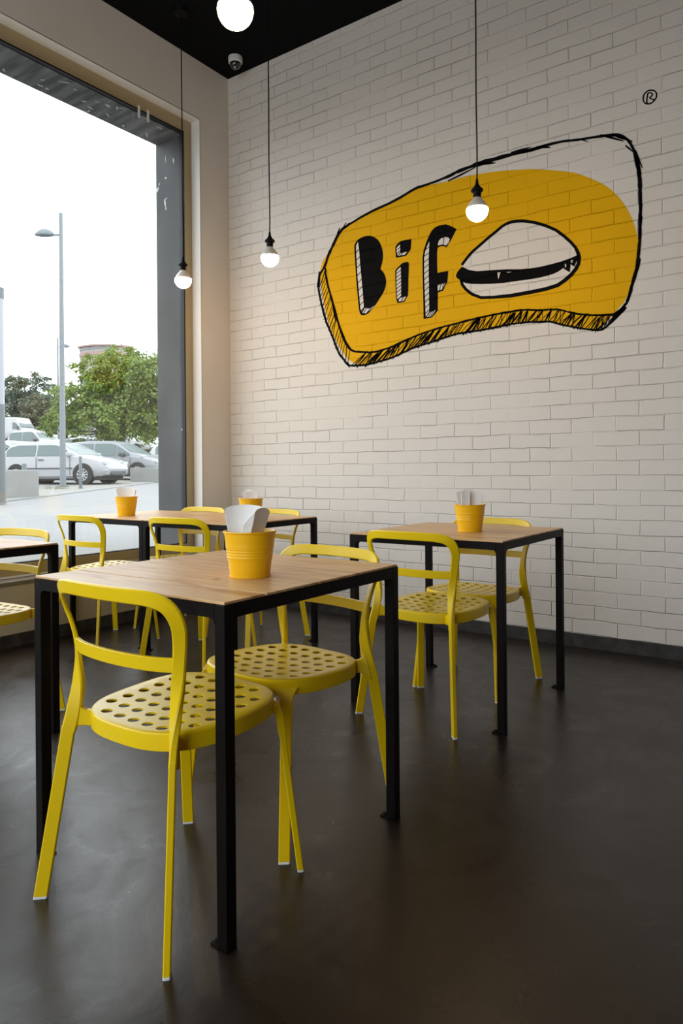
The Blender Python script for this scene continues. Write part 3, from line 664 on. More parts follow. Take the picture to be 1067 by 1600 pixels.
# ------------------------------------------------------------------ pendant lamps and ceiling camera
def make_pendant(drop):
    root = empty('pendant_lamp')                     # origin at the centre of the bulb
    R = .0548
    g = G(); n = 40; pts = [(0, .0, .150)]
    for k in range(1, n+1):
        u = k/n; pts.append((.0012*math.sin(u*17)*(1-u), .0012*math.sin(u*11+1)*(1-u), .150+(drop-.150)*u))
    for a, b in zip(pts, pts[1:]): g.tube(a, b, .0038, n=8, caps=False)
    g.build('cord', M['cord'], root, smooth=60)
    g = G(); g.lathe([(0, drop-.045), (.02, drop-.045), (.045, drop-.03), (.05, drop), (0, drop)], 24); g.build('ceiling_rose', M['cord'], root, smooth=40)
    g = G(); g.lathe([(0, .062), (.0190, .062), (.0200, .072), (.0205, .092), (.0225, .094), (.0300, .097), (.0310, .101), (.0300, .106), (.0255, .110), (.0190, .116), (.0140, .124), (.0095, .132), (.0075, .142), (.0060, .156), (.0040, .160), (0, .160)], 24)
    g.build('socket', M['cord'], root, smooth=35)
    prof = []
    for k in range(0, 15):
        t = -PI/2+(PI/2+.16)*k/14; prof.append((max(R*math.cos(t), 1e-4), R*math.sin(t)))
    bu = G().lathe(prof, 32).build('bulb', M['bulb_on'], root, smooth=80)
    p2 = [(R*math.cos(.16), R*math.sin(.16)), (R*.93, R*.36), (R*.80, R*.60), (R*.62, R*.82), (R*.46, R*1.0), (R*.36, R*1.14), (.017, .068)]
    G().lathe(p2, 32).build('bulb_neck', M['bulb_neck'], bu, smooth=80)
    return root
LG = 'bare globe bulbs hanging over the tables'
for (x, y, z), lab in (((.350, -.800, 2.297), 'lit globe bulb on a black cord in front of the window edge, leftmost'),
                       ((1.105, -.783, 2.315), 'lit globe bulb on a black cord in front of the wall near the corner'),
                       ((2.458, -.750, 2.317), 'lit globe bulb on a black cord hanging over the yellow painted logo'),
                       ((2.448, -2.474, 2.425), 'large-looking lit globe bulb against the black ceiling at the top edge')):
    p = make_pendant(H-z); p.location = (x, y, z); tag(p, lab, 'pendant lamp', LG)
dm = empty('security_camera', (.255, -.182, H)); tag(dm, 'small white dome security camera on the black ceiling in the corner', 'camera')
G().lathe([(0, 0), (.052, 0), (.054, -.012), (.052, -.040), (.046, -.046), (0, -.046)], 32).build('housing', M['white_gloss'], dm, smooth=40)
prof = [(.0405, -.044)]+[(.042*math.cos(t), -.047-.042*math.sin(t)) for t in [k*PI/2/10 for k in range(10)]]+[(0, -.089)]
G().lathe(prof, 32).build('dome', M['dome'], dm, smooth=60)
g = G(); g.tube((0, 0, -.07), (.012, -.020, -.0875), .006, n=12); g.build('lens', M['white_gloss'], dm)

# ------------------------------------------------------------------ outside
_mat, _varied = mat, varied
EXT = .80
def _e(c): return tuple(v*EXT for v in c)
def mat(name, col, *a, **k): return _mat(name, _e(col), *a, **k)
def varied(name, c0, c1, *a, **k): return _varied(name, _e(c0), _e(c1), *a, **k)
M['paving'] = None
def paving():
    m = mat('pale_paving', (.3, .3, .3), .7)
    geo = nd(m, 'ShaderNodeNewGeometry')
    mp = nd(m, 'ShaderNodeMapping'); mp.inputs['Location'].default_value = (1.75, .4, 0); mp.inputs['Rotation'].default_value = (0, 0, PI/2); lk(m, geo.outputs['Position'], mp.inputs[0])
    br = nd(m, 'ShaderNodeTexBrick', offset=.37); lk(m, mp.outputs[0], br.inputs['Vector'])
    for k, v in (('Scale', 1), ('Mortar Size', .012), ('Brick Width', 2.6), ('Row Height', 1.35)): br.inputs[k].default_value = v
    br.inputs['Color1'].default_value = (.168, .168, .166, 1); br.inputs['Color2'].default_value = (.178, .178, .176, 1); br.inputs['Mortar'].default_value = (.13, .13, .128, 1)
    n = nd(m, 'ShaderNodeTexNoise', Scale=.7, Detail=6); lk(m, geo.outputs['Position'], n.inputs[0])
    mx = nd(m, 'ShaderNodeMix', data_type='RGBA', blend_type='MULTIPLY'); mx.inputs[0].default_value = .35; lk(m, br.outputs[0], mx.inputs[6])
    cr = nd(m, 'ShaderNodeValToRGB'); cr.color_ramp.elements[0].color = (.7, .7, .7, 1); cr.color_ramp.elements[1].color = (1.25, 1.25, 1.25, 1); lk(m, n.outputs[0], cr.inputs[0]); lk(m, cr.outputs[0], mx.inputs[7])
    lk(m, mx.outputs[2], pr(m).inputs['Base Color']); return m
M['paving'] = paving()
M['asphalt'] = varied('pale_asphalt', (.20, .195, .19), (.25, .245, .235), .8, .85)
M['verge'] = varied('gravel_verge', (.20, .19, .165), (.29, .28, .25), 6, .9, bump=.02, bscale=14)
M['concrete'] = varied('pale_concrete', (.26, .265, .25), (.31, .31, .295), 2.5, .8)
M['kerb'] = varied('kerb_stone', (.19, .19, .185), (.27, .27, .26), 5, .8)
M['galv'] = mat('galvanised_steel', (.19, .215, .23), .5, .1)
M['galv_dark'] = mat('grey_painted_steel', (.13, .15, .155), .5)
M['lens'] = mat('opal_lens', (.34, .35, .38), .3)
M['leaf'] = None
def leafmat(name, cols, tr_=.25):
    m = mat(name, cols[0], .6, spec=.25)
    geo = nd(m, 'ShaderNodeNewGeometry'); cr = nd(m, 'ShaderNodeValToRGB'); cr.color_ramp.interpolation = 'LINEAR'
    e = cr.color_ramp.elements; cols = [_e(c) for c in cols]; e[0].color = (*cols[0], 1); e[1].color = (*cols[-1], 1)
    for i, c in enumerate(cols[1:-1]): k = e.new((i+1)/(len(cols)-1)); k.color = (*c, 1)
    lk(m, geo.outputs['Random Per Island'], cr.inputs[0]); lk(m, cr.outputs[0], pr(m).inputs['Base Color'])
    t = nd(m, 'ShaderNodeBsdfTranslucent'); lk(m, cr.outputs[0], t.inputs[0]); mx = nd(m, 'ShaderNodeMixShader'); mx.inputs[0].default_value = tr_
    lk(m, pr(m).outputs[0], mx.inputs[1]); lk(m, t.outputs[0], mx.inputs[2]); lk(m, mx.outputs[0], m.node_tree.nodes['Material Output'].inputs[0]); return m
M['leaf'] = leafmat('bright_leaves', [(.12, .19, .06), (.18, .27, .07), (.24, .34, .07), (.34, .40, .08), (.17, .26, .11)], .35)
M['leaf_dark'] = leafmat('dark_leaves', [(.13, .18, .14), (.17, .22, .16), (.21, .25, .19)], .15)
M['leaf_olive'] = leafmat('olive_leaves', [(.17, .19, .11), (.22, .22, .13), (.15, .16, .09)], .15)
M['bark'] = mat('bark', (.09, .075, .06), .9)
UD = Vector((-.83, .558, 0)).normalized(); VD = Vector((.558, .83, 0)).normalized()
GP = [(-10, .40), (13.9, .40), (16.8, .43), (21.4, .50), (23.5, .535), (26, .575), (31, .68), (37.3, 1.0), (45, 1.6), (60, 2.9), (78, 4.0), (128, 6.0), (300, 9)]
def gz(p):
    s_ = (Vector((p[0], p[1], 0))-Vector((CX, CY, 0))).dot(UD)
    for (a, za), (b, zb) in zip(GP, GP[1:]):
        if s_ <= b: return za+(zb-za)*max(0, (s_-a))/(b-a)
    return 9
def ground(name, s0, s1, mt, lab, dz=0):
    ss = sorted(set([s0, s1]+[a for a, _ in GP if s0 < a < s1])); V = []; F_ = []
    for s_ in ss:
        for t in (-120, 120):
            p = Vector((CX, CY, 0))+UD*s_+VD*t; V.append((p.x, p.y, gz(p)+dz))
    for i in range(len(ss)-1): F_.append((2*i, 2*i+1, 2*i+3, 2*i+2))
    return F_, V
# pavement: from the facade out to the kerb; parking lot beyond
def gpt(x, y, d):
    p = at(x, y, d); return Vector((p.x, p.y, gz(p)))
ka, kb = gpt(62, 776, 16.2), gpt(243, 750, 26.5); kd = (kb-ka); kd.z = 0; kd.normalize(); kn = Vector((-kd.y, kd.x, 0))
if kn.dot(UD) < 0: kn = -kn
def strip_mesh(name, o0, o1, mt, dz, lab, t0=-60, t1=90, n=60, kind='structure'):
    V = []; F_ = []
    cols = [o0-.01]+[o0+(o1-o0)*j/12 for j in range(13)]
    for i in range(n+1):
        t = t0+(t1-t0)*i/n
        for o in cols:
            p = ka+kd*t+kn*o; p.x = min(p.x, -.4) if o < 0 else p.x
            V.append((p.x, p.y, gz(p)+dz-(.15 if o == cols[0] else 0)))
    q = len(cols)
    for i in range(n):
        for j in range(q-1): F_.append((i*q+j, i*q+j+1, (i+1)*q+j+1, (i+1)*q+j))
    o = mesh_obj(name, V, F_, mt); 
    for p in o.data.polygons:
        if p.normal.z < 0: p.flip()
    o['kind'] = kind; o['label'] = lab; return o
g = G()
V = []; F_ = []
nx = 40
for i in range(nx+1):
    x = -.41-(40*(i/nx)**1.6)
    for j in range(61):
        y = -30+80*j/60; V.append((x, y, gz((x, y))))
for i in range(nx):
    for j in range(60): F_.append((i*61+j, i*61+j+1, (i+1)*61+j+1, (i+1)*61+j))
pv = mesh_obj('pavement', V, F_, M['paving'])
for p in pv.data.polygons:
    if p.normal.z < 0: p.flip()
struct(pv, 'pale paved forecourt outside the window')
k1 = strip_mesh('kerb', -.15, .28, M['kerb'], .022, 'pale kerb stones between forecourt and car park')
strip_mesh('verge', .28, 2.3, M['verge'], .014, 'dry gravel verge behind the kerb')
strip_mesh('car_park', 2.3, 320, M['asphalt'], .008, 'pale asphalt car park rising to the trees', n=90, t0=-160, t1=200)

def ground_root(name, x, y, d, rz=0):
    p = gpt(x, y, d); return empty(name, (p.x, p.y, p.z+.02), rz)
def local(root, wp): return Vector(wp)-Vector(root.location)
# concrete blocks
def block(px0, px1, ytop, d0, d1, th, lab):
    a, b = gpt(px0, 760, d0), gpt(px1, 760, d1); d = (b-a); d.z = 0; L_ = d.length; rz = math.atan2(d.y, d.x); z0 = min(a.z, b.z)-.05
    ztop = at((px0+px1)/2, ytop, (d0+d1)/2).z
    o = G().box((0, 0, 0), (L_, th, ztop-z0)).build('concrete_block', M['concrete'], bevel=.02); o.location = (a.x, a.y, z0); o.rotation_euler = (0, 0, rz)
    return tag(o, lab, 'concrete block', 'low concrete blocks along the kerb')
block(-90, 61, 734.5, 14.8, 16.0, .5, 'long low concrete block at the left, behind the glass lamp column')
block(203, 300, 730.5, 26.6, 25.6, .6, 'low concrete block at the right end of the silver hatchback')
# lamp column at the left
lc = ground_root('lamp_column', -1, 788, 13.4); tag(lc, 'thick grey lamp column with white glass upper part at the left edge', 'street lamp')
zt = [at(-1, y, 13.4).z-lc.location.z for y in (632, 467, 450)]
g = G(); g.lathe([(.13, 0), (.13, .02), (.112, .03), (.112, zt[0])], 24, close=True); g.build('column', M['galv_dark'], lc, smooth=40)
G().lathe([(.106, zt[0]), (.106, zt[1])], 24, close=True).build('lamp_lens', M['lens'], lc, smooth=40)
G().lathe([(.112, zt[1]), (.112, zt[2])], 24, close=True).build('top_cap', M['galv_dark'], lc, smooth=40)
def street_lamp(px, pyb, d, ytop, yarm, sgn, lab, r=.095):
    root = ground_root('street_lamp', px, pyb, d); tag(root, lab, 'street lamp', 'tall car park street lamps')
    ht = at(px, ytop, d).z-root.location.z; ha = at(px, yarm, d).z-root.location.z
    G().tube((0, 0, 0), (0, 0, ht), r, r*.62, 16).build('pole', M['galv'], root, smooth=50)
    G().tube((0, 0, 0), (0, 0, .03), r*1.9, n=16).build('base_plate', M['galv'], root)
    dr = rt0*sgn
    arm = G().tube((0, 0, ha), dr*.35+Vector((0, 0, ha)), .035, n=8).build('arm', M['galv'], root)
    g = G(); n = 14; V = []; F_ = []
    for i in range(n+1):
        u = i/n; c = dr*(.20+.62*u)+Vector((0, 0, ha)); hw_ = .15*math.sin(PI*min(1, u*1.0)*.96+.06)**.6; hz = .20*math.sin(PI*u*.96+.06)**.7
        side = Vector((-dr.y, dr.x, 0))
        for k in range(12):
            a = 2*PI*k/12; zz = math.sin(a); V.append(c+side*hw_*math.cos(a)+Vector((0, 0, hz*zz if zz > 0 else hz*.25*zz)))
    for i in range(n):
        for k in range(12): F_.append((i*12+k, i*12+(k+1) % 12, (i+1)*12+(k+1) % 12, (i+1)*12+k))
    F_ += [tuple(range(12)), tuple(n*12+k for k in range(12))]
    G().add(V, F_).build('lamp_head', M['galv'], root, smooth=50)
street_lamp(98.5, 760, 22, 333, 367, -1, 'tall grey street lamp in front of the silver hatchback')
street_lamp(91.5, 695, 48, 528, 542, 1, 'thin distant street lamp half hidden behind the taller lamp', .085)
for px, py, d, yt, r, lab in ((126, 763, 20.6, 713, .045, 'slim grey bollard in front of the silver hatchback front wheel'), (38, 750, 19.5, 724.5, .065, 'short grey bollard behind the left concrete block')):
    root = ground_root('bollard', px, py, d); tag(root, lab, 'bollard', 'grey steel bollards')
    ht = at(px, yt, d).z-root.location.z
    G().lathe([(r, 0), (r, ht-.02), (r*.85, ht), (0, ht)], 16).build('post', M['galv_dark'], root, smooth=40)
    G().lathe([(r*1.6, 0), (r*1.6, .02), (0, .02)], 16).build('base_ring', M['galv_dark'], root)
# grass tuft on the verge
rn = random.Random(3); g = G(); c0 = gpt(84, 759, 20.4)
for i in range(160):
    bx = c0+Vector((rn.gauss(0, .28), rn.gauss(0, .16), 0)); h_ = rn.uniform(.05, .17); dx, dy = rn.uniform(-.05, .05), rn.uniform(-.05, .05)
    g.add([bx+Vector((-.006, 0, 0)), bx+Vector((.006, 0, 0)), bx+Vector((dx, dy, h_))], [(0, 1, 2)])
tag(g.build('grass_tuft', M['leaf_olive']), 'small dry grass tuft on the verge by the lamp post', 'grass', kind='stuff')

# cars
M['tyre'] = mat('tyre_rubber', (.02, .02, .02), .8); M['rim'] = mat('alloy_rim', (.45, .46, .47), .4, .1)
M['cglass'] = mat('car_glass', (.16, .20, .20), .25, spec=.15); M['trim'] = mat('car_trim', (.07, .075, .08), .5)
M['tail'] = mat('tail_light', (.5, .02, .02), .25, coat=.5); M['head'] = mat('head_light', (.34, .36, .38), .15, coat=.8)
M['silver'] = mat('silver_paint', (.37, .375, .385), .4, .05, coat=.4); M['white_paint'] = mat('white_paint', (.42, .42, .42), .4, coat=.4)
M['grey_paint'] = mat('grey_paint', (.24, .25, .265), .4, .1, coat=.4); M['red_paint'] = mat('red_paint', (.30, .05, .05), .35, coat=.4)
def make_car(px, py, d, yaw, L_, W, Hc, paint, lab, style='hatch', wheel=.31):
    root = ground_root('van' if style == 'van' else 'car', px, py, d); root.rotation_euler = (0, 0, -YAW+yaw)
    tag(root, lab, 'van' if style == 'van' else 'car', None if style == 'van' else 'parked cars in the car park')
    h = L_/2; hw = W/2
    if style == 'van':
        belt = 1.15
        lowr_ = [(-h, .45, 2.2, .86), (-h+.06, .38, 2.35, .97), (-h+.3, .34, Hc, 1), (h-2.2, .34, Hc, 1), (h-1.75, .34, Hc-.06, .99), (h-1.4, .32, Hc-.5, .98), (h-1.0, .32, 1.38, .97), (h-.35, .30, 1.15, .95), (h-.06, .35, .95, .88), (h, .42, .75, .78)]
        green = None
    else:
        lowr_ = [(-h, .42, .70, .80), (-h+.05, .32, .86, .90), (-h+.22, .26, .93, .96), (-h+.6, .20, .94, .99), (-.3, .18, .93, 1), (.55, .18, .92, 1), (h-1.02, .18, .93, .99), (h-.65, .2, .87, .97), (h-.25, .24, .78, .92), (h-.05, .30, .64, .84), (h, .38, .56, .74)]
        if style == 'hatch': green = [(-h+.10, .92, .925, .86), (-h+.22, .92, 1.10, .84), (-h+.46, .92, 1.33, .80), (-h+.80, .92, Hc-.03, .775), (-h+1.5, .92, Hc, .77), (-.05, .92, Hc-.01, .77), (.28, .92, Hc-.07, .77), (.72, .92, 1.16, .80), (h-.98, .92, .925, .86)]
        else: green = [(-h+.08, .90, .92, .86), (-h+.25, .90, 1.22, .82), (-h+.55, .90, Hc-.06, .78), (-h+1.3, .9, Hc, .77), (0.05, .9, Hc-.01, .77), (.40, .9, Hc-.10, .77), (.95, .9, 1.14, .81), (h-.62, .90, .89, .86)]
    def loft(st, sect, name, mt, parent):
        V = []; F_ = []; n = None
        for s_ in st:
            sec = sect(*s_); n = len(sec); V += sec
        for i in range(len(st)-1):
            for k in range(n): F_.append((i*n+k, i*n+(k+1) % n, (i+1)*n+(k+1) % n, (i+1)*n+k))
        F_ += [tuple(range(n-1, -1, -1)), tuple((len(st)-1)*n+k for k in range(n))]
        return mesh_obj(name, V, F_, mt, parent, smooth=38)
    def s_low(x, zb, zt, k):
        y = hw*k; m_ = (zb+zt)/2
        half = [(y*.90, zb), (y*.985, zb+.08), (y, m_-.05), (y*.995, m_+.1), (y*.965, zt-.03), (y*.90, zt+.01)]
        return [Vector((x, a, b)) for a, b in half]+[Vector((x, 0, zt+.03))]+[Vector((x, -a, b)) for a, b in reversed(half)]
    def s_van(x, zb, zt, k):
        y = hw*k; half = [(y*.94, zb), (y, zb+.15), (y, 1.1), (y*.96, min(1.6, zt-.1)), (y*.90, zt-.08), (y*.80, zt)]
        return [Vector((x, a, b)) for a, b in half]+[Vector((x, 0, zt+.03))]+[Vector((x, -a, b)) for a, b in reversed(half)]
    body = loft(lowr_, s_van if style == 'van' else s_low, 'body', paint, root)
    if green:
        def yside(z, kt, zt): return hw*(.925+(kt-.925)*max(0, min(1, (z-.92)/max(zt-.92, .05))))
        def s_gr(x, zb, zt, kt):
            ztt = max(zt, zb+.012); half = [(hw*.925, zb-.03), (hw*kt+.012, max(ztt-.06, zb)), (hw*kt-.05, ztt)]
            return [Vector((x, a, b)) for a, b in half]+[Vector((x, 0, ztt+.015))]+[Vector((x, -a, b)) for a, b in reversed(half)]
        loft(green, s_gr, 'cabin', paint, root)
        roof = [(g_[0], g_[2]) for g_ in green]
        def zr(x):
            for (xa, za), (xb, zb) in zip(roof, roof[1:]):
                if xa <= x <= xb: return za+(zb-za)*(x-xa)/(xb-xa)
            return .92
        def ys(z): return hw*.925+(hw*.775+.012-hw*.925)*max(0, min(1, (z-.89)/(Hc-.06-.89)))+.014
        wins = ([(-h+.36, -h+1.48), (-h+1.56, .60)] if style == 'hatch' else [(-h+.42, -.62), (-.54, .36), (.42, .98)])
        for x0, x1 in wins:
            for sd in (-1, 1):
                N = 8; top = []; bot = []
                for i in range(N+1):
                    x = x0+(x1-x0)*i/N; z1 = min(zr(x)-.085, Hc-.12); z1 = max(z1, .965)
                    top.append(Vector((x, sd*ys(z1), z1))); bot.append(Vector((x, sd*ys(.95), .95)))
                V = bot+top; F_ = [(i, i+1, N+2+i, N+1+i) for i in range(N)]
                mesh_obj('side_window', V+[v-Vector((0, sd*.01, 0)) for v in V], F_+[tuple(j+len(V) for j in f) for f in F_], M['cglass'], root)
        # windscreen and rear window
        for nm, (ga, gb) in (('windscreen', (green[-3], green[-1])), ('rear_window', (green[3], green[1]))):
            xs = [ga[0]+(gb[0]-ga[0])*t for t in (.08, .5, .92)] if nm == 'windscreen' else [ga[0]+(gb[0]-ga[0])*t for t in (.15, .6, 1.0)]
            V = []
            for x in xs:
                z = zr(x)
                yy = min(hw*.80, ys(z)-.10); V += [(x, -yy, z+.008), (x, -yy*.5, z+.022), (x, 0, z+.028), (x, yy*.5, z+.022), (x, yy, z+.008)]
            mesh_obj(nm, V, [(i*5+k, i*5+k+1, i*5+k+6, i*5+k+5) for i in range(2) for k in range(4)], M['cglass'], root)
    else:
        for sd in (-1, 1):
            pts = [(h-2.05, 1.25), (h-1.12, 1.28), (h-1.38, 1.75), (h-1.75, 1.95), (h-2.05, 1.95)]
            G().prism(pts, 'y', *(sorted((sd*hw*.955, sd*(hw*.985))))).build('side_window', M['cglass'], root)
        V = [(h-1.50, -hw*.78, 1.98), (h-1.50, hw*.78, 1.98), (h-1.03, hw*.86, 1.46), (h-1.03, -hw*.86, 1.46), (h-1.85, -hw*.74, 2.32), (h-1.85, hw*.74, 2.32)]
        V = [(x+.05, y, z+.05) for x, y, z in V]; mesh_obj('windscreen', V, [(0, 1, 2, 3), (4, 5, 1, 0)], M['cglass'], root)
    # wheels with arches
    wx = (h-.82, -h+.80) if style != 'van' else (h-.95, -h+1.3)
    for x in wx:
        for sd in (-1, 1):
            y = sd*(hw-.10)
            ar = G(); ar.tube((x, sd*(hw-.24), wheel+.015), (x, sd*(hw+.004), wheel+.015), wheel+.055, n=28); ar.build('wheel_arch', M['tyre'], root, smooth=40)
            t = G()
            for (ra, ya), (rb, yb) in zip([(.205, -.09), (wheel-.03, -.095), (wheel, -.07), (wheel, .07), (wheel-.03, .095), (.205, .09)], [(wheel-.03, -.095), (wheel, -.07), (wheel, .07), (wheel-.03, .095), (.205, .09), (.205, .0)]):
                n = 28; V = [(x+ra*math.cos(2*PI*k/n), y+ya*sd+.02*sd, wheel+ra*math.sin(2*PI*k/n)) for k in range(n)]+[(x+rb*math.cos(2*PI*k/n), y+yb*sd+.02*sd, wheel+rb*math.sin(2*PI*k/n)) for k in range(n)]
                t.add(V, [(k, (k+1) % n, n+(k+1) % n, n+k) for k in range(n)])
            wl = t.build('wheel', M['tyre'], root, smooth=40)
            r = G(); r.tube((x, y+.07*sd, wheel), (x, y+.105*sd, wheel), .055, n=12)
            for k in range(5):
                a = 2*PI*k/5+.3; c, s_ = math.cos(a), math.sin(a)
                for e_ in (-.028, .028):
                    r.tube((x-s_*e_*.6, y+.10*sd, wheel+c*e_*.6), (x+c*.20-s_*e_*1.9, y+.095*sd, wheel+s_*.20+c*e_*1.9), .017, .022, 6)
            n = 28
            V = [(x+ra*math.cos(2*PI*k/n), y+.11*sd, wheel+ra*math.sin(2*PI*k/n)) for ra in (.187, .212) for k in range(n)]
            r.add(V, [(k, (k+1) % n, n+(k+1) % n, n+k) for k in range(n)])
            r.build('rim', M['rim'], wl)
    for sd in (-1, 1):
        if style != 'van':
            y0, y1 = sorted((sd*hw*.995, sd*(hw*1.0+.016)))
            G().box((-h+1.15, y0, .50), (h-1.20, y1, .545)).build('side_moulding', M['trim'], root)
            G().box((.62, *sorted((sd*hw*.93, sd*(hw*.93+.19)))[:1], .93), (.82, sorted((sd*hw*.93, sd*(hw*.93+.19)))[1], 1.07)).build('mirror', M['trim'] if style == 'mpv' else paint, root, bevel=.03)
            G().box((-.42 if style == 'hatch' else -.1, y0, .80), (-.22 if style == 'hatch' else .1, y1+.008*sd if sd > 0 else y1, .835)).build('door_handle', M['trim'], root)
            for xx in ((-.50, .78) if style == 'hatch' else (-.58, .40, 1.05)): G().box((xx, y0, .30), (xx+.012, y0+.012 if sd < 0 else y1, .92)).build('door_gap', M['trim'], root)
        else:
            G().box((h-1.25, sorted((sd*hw, sd*(hw+.2)))[0], 1.2), (h-1.1, sorted((sd*hw, sd*(hw+.2)))[1], 1.55)).build('mirror', M['trim'], root, bevel=.03)
            G().box((h-2.0, *sorted((sd*hw*.99, sd*(hw+.01)))[:1], 1.0), (h-1.8, sorted((sd*hw*.99, sd*(hw+.01)))[1], 1.04)).build('door_handle', M['trim'], root)
        ya, yb = sorted((sd*hw*.45, sd*hw*.86))
        zf_ = .60 if style != 'van' else .85
        G().box((h-.30, ya, zf_+.02), (h-.045, yb, zf_+.15)).build('headlight', M['head'], root, bevel=.03)
        ya, yb = sorted((sd*hw*.62, sd*hw*.90)); G().box((-h+.0, ya, .66), (-h+.20, yb, .86)).build('tail_light', M['tail'], root, bevel=.02)
    G().box((h-.12, -hw*.55, .30), (h+.02, hw*.55, .42)).build('grille', M['trim'], root, bevel=.01)
    G().box((-h+.15, -hw*.86, .12), (h-.25, hw*.86, .26)).build('underbody', M['tyre'], root)
    return root
make_car(101, 757, 24.7, -.22, 4.15, 1.74, 1.44, M['silver'], 'silver three-door hatchback parked side-on behind the street lamp')
make_car(183, 745, 29.0, -.20, 4.35, 1.78, 1.56, M['grey_paint'], 'silver-grey five-door car behind the bonnet of the silver hatchback', 'mpv')
make_car(22, 735, 35, -.5, 4.2, 1.75, 1.45, M['white_paint'], 'white car behind the roof of the silver hatchback, far left', 'mpv')
make_car(60, 718, 46, -.45, 4.3, 1.8, 1.66, M['white_paint'], 'white compact car on the slope below the van', 'mpv')
make_car(150, 722, 42.5, -.3, 4.2, 1.75, 1.45, M['silver'], 'silver car half hidden by the street lamp, roof under the tree', 'mpv')
make_car(304, 734, 33, .15, 4.2, 1.75, 1.5, M['white_paint'], 'white car half cut off by the dark steel surround, rightmost in the car park', 'mpv')
make_car(196, 706, 50, -.2, 4.2, 1.75, 1.5, M['white_paint'], 'white car glimpsed under the green tree', 'hatch')
make_car(22, 690, 73, -.42, 5.9, 2.0, 2.5, M['white_paint'], 'white panel van on the slope below the dark trees', 'van')

# trees
def tree(px, py, d, cells, n, leaf, mt, lab, name='tree', seed=1, trunk=.12, droop=.3, cat='tree'):
    rn = random.Random(seed); root = ground_root(name, px, py, d); tag(root, lab, cat)
    top = None; g = G(); C_ = []
    for (cx, cy, dd, rx, rz_) in cells:              # crown lobes: pixel centre, depth, radii in metres
        c = at(cx, cy, dd)-root.location; C_.append((c, rx, rz_))
    V = []; F_ = []
    wts = [rx*rx*rz_ for _, rx, rz_ in C_]; tot = sum(wts)
    for (c, rx, rz_), wt in zip(C_, wts):
        k_ = int(n*wt/tot)
        nb = max(4, int(k_/70)); 
        for b in range(nb):                          # sprays of leaves on twigs
            th, ph = rn.uniform(0, 2*PI), math.acos(rn.uniform(-1, 1)); rr = rn.uniform(.45, 1.0)**.6
            bc = c+Vector((rx*rr*math.sin(ph)*math.cos(th), rx*rr*math.sin(ph)*math.sin(th), rz_*rr*math.cos(ph)))
            out_ = Vector((math.cos(th), math.sin(th), rn.uniform(-.6, .3)-droop)).normalized(); Ls = rn.uniform(.5, 1.1)*rx*.42
            for q in range(70):
                u = rn.random(); p = bc+out_*Ls*(u-.3)+Vector((0, 0, -droop*u*u*Ls))+Vector((rn.gauss(0, 1), rn.gauss(0, 1), rn.gauss(0, .7)))*.16*rx*.5
                a = rn.uniform(0, 2*PI); l_ = leaf*rn.uniform(.6, 1.3); dirv = (out_*.6+Vector((math.cos(a), math.sin(a), rn.uniform(-.8, .4)-droop))).normalized()
                sd = dirv.cross(Vector((rn.uniform(-1, 1), rn.uniform(-1, 1), 1.2))).normalized()*l_*.24
                k = len(V); V += [p, p+dirv*l_*.45+sd, p+dirv*l_, p+dirv*l_*.45-sd]; F_.append((k, k+1, k+2, k+3))
    me = bpy.data.meshes.new('foliage'); me.from_pydata([tuple(v) for v in V], [], F_); me.materials.append(mt)
    o = bpy.data.objects.new('foliage', me); COL.objects.link(o); o.parent = root
    g = G(); cen = sum((c for c, _, _ in C_), Vector())/len(C_); tb = Vector((cen.x*.5, cen.y*.5, max(.5, cen.z*.55)))
    g.tube((0, 0, -.3), tb, trunk, trunk*.7, 10)
    for c, rx, rz_ in C_: g.tube(tb, c, trunk*.55, trunk*.15, 7)
    g.build('trunk', M['bark'], root, smooth=50)
    return root
tree(176, 700, 38, [(140,620,38,1.7,1.5),(185,600,38.5,1.9,1.7),(225,610,38,1.8,1.9),(160,655,37,1.8,1.0),(205,655,37.5,2.0,1.1),(118,640,37.5,1.1,1.0),(95,648,37,.9,.6),(150,575,38.5,1.2,.8),(200,565,39,1.7,.9),(245,640,38,1.8,1.3),(270,600,38,2,2),(88,672,37,.7,.35),(130,680,37,.8,.4),(175,672,36.5,1,.45)],
     42000, .21, M['leaf'], 'large bright green drooping tree in the middle of the car park', seed=4, trunk=.14)
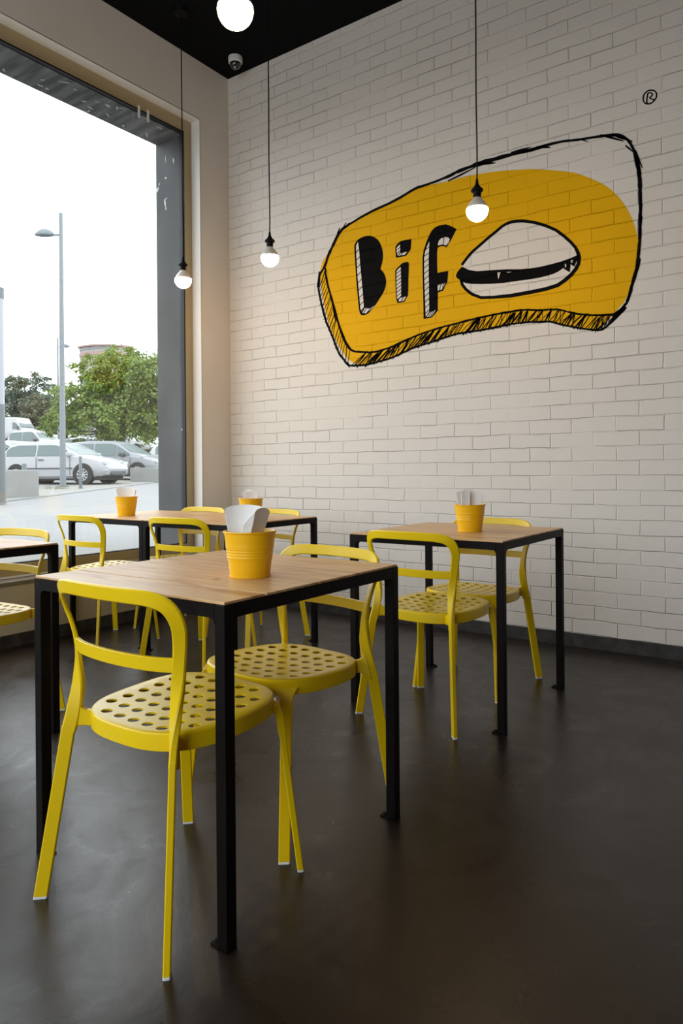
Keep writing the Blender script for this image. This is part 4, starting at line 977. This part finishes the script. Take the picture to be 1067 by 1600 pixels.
tree(45, 700, 84, [(48,610,84,2.6,2.2),(25,618,84,2.4,2.2),(70,618,86,2.0,1.7),(20,645,84,3,2.2),(50,640,86,3.2,2.4),(60,590,86,1.2,.9),(4,640,86,3.2,3.4),(84,640,88,1.8,2)], 26000, .36, M['leaf_dark'],
     'dark green bushy tree above the white van', seed=8, trunk=.25, droop=.05)
tree(75, 690, 78, [(52,632,78,1.4,1.3),(68,642,78,1.7,1.5),(78,660,78,1.5,1.2),(60,655,78,1.8,1.3)], 10000, .30, M['leaf_olive'], 'olive-brown shrub in front of the dark tree, right of the van', name='shrub', seed=9, trunk=.12, droop=.1, cat='shrub')
tree(92, 690, 60, [(96,650,60,1.2,1.2),(80,668,60,1.0,.7),(110,668,60,1.2,.8)], 7000, .24, M['leaf'], 'pale green bush between the lamp posts', name='bush', seed=12, trunk=.08, cat='bush')
rn = random.Random(2); 
# distant building above the green tree
M['far_wall'] = mat('far_wall', (.34, .34, .335), .8); M['far_red'] = mat('far_red_band', (.36, .23, .225), .8); M['far_dark'] = mat('far_window', (.26, .27, .28), .5)
b0 = at(175, 640, 120); bd = empty('apartment_building', (b0.x, b0.y, 4)); tag(bd, 'distant curved building with a reddish band above the green tree', 'building')
def wz(y): return at(160, y, 120).z-4
def curved(z0, z1, r_, name, mt, ha=1.0):
    g = G(); n = 24; pts = []
    for k in range(n+1):
        a = -ha+2*ha*k/n; q = -fw*(r_*math.cos(a))+rt0*(r_*math.sin(a)); pts.append((q.x, q.y))
    pts += [((fw*2).x, (fw*2).y)]
    return g.prism(pts, 'z', z0, z1).build(name, mt, bd)
curved(0, wz(562), 5.2, 'wall', M['far_wall']); curved(wz(562), wz(557), 5.35, 'red_band', M['far_red']); curved(wz(557), wz(549), 5.2, 'upper_wall', M['far_wall']); curved(wz(553), wz(549.5), 5.3, 'window_band', M['far_dark']); curved(wz(549), wz(546.5), 5.6, 'roof', M['far_red'])
an = at(190, 545, 118)-Vector(bd.location); G().tube(an, an+Vector((0, 0, 1.3)), .05, n=6).build('antenna', M['far_dark'], bd)
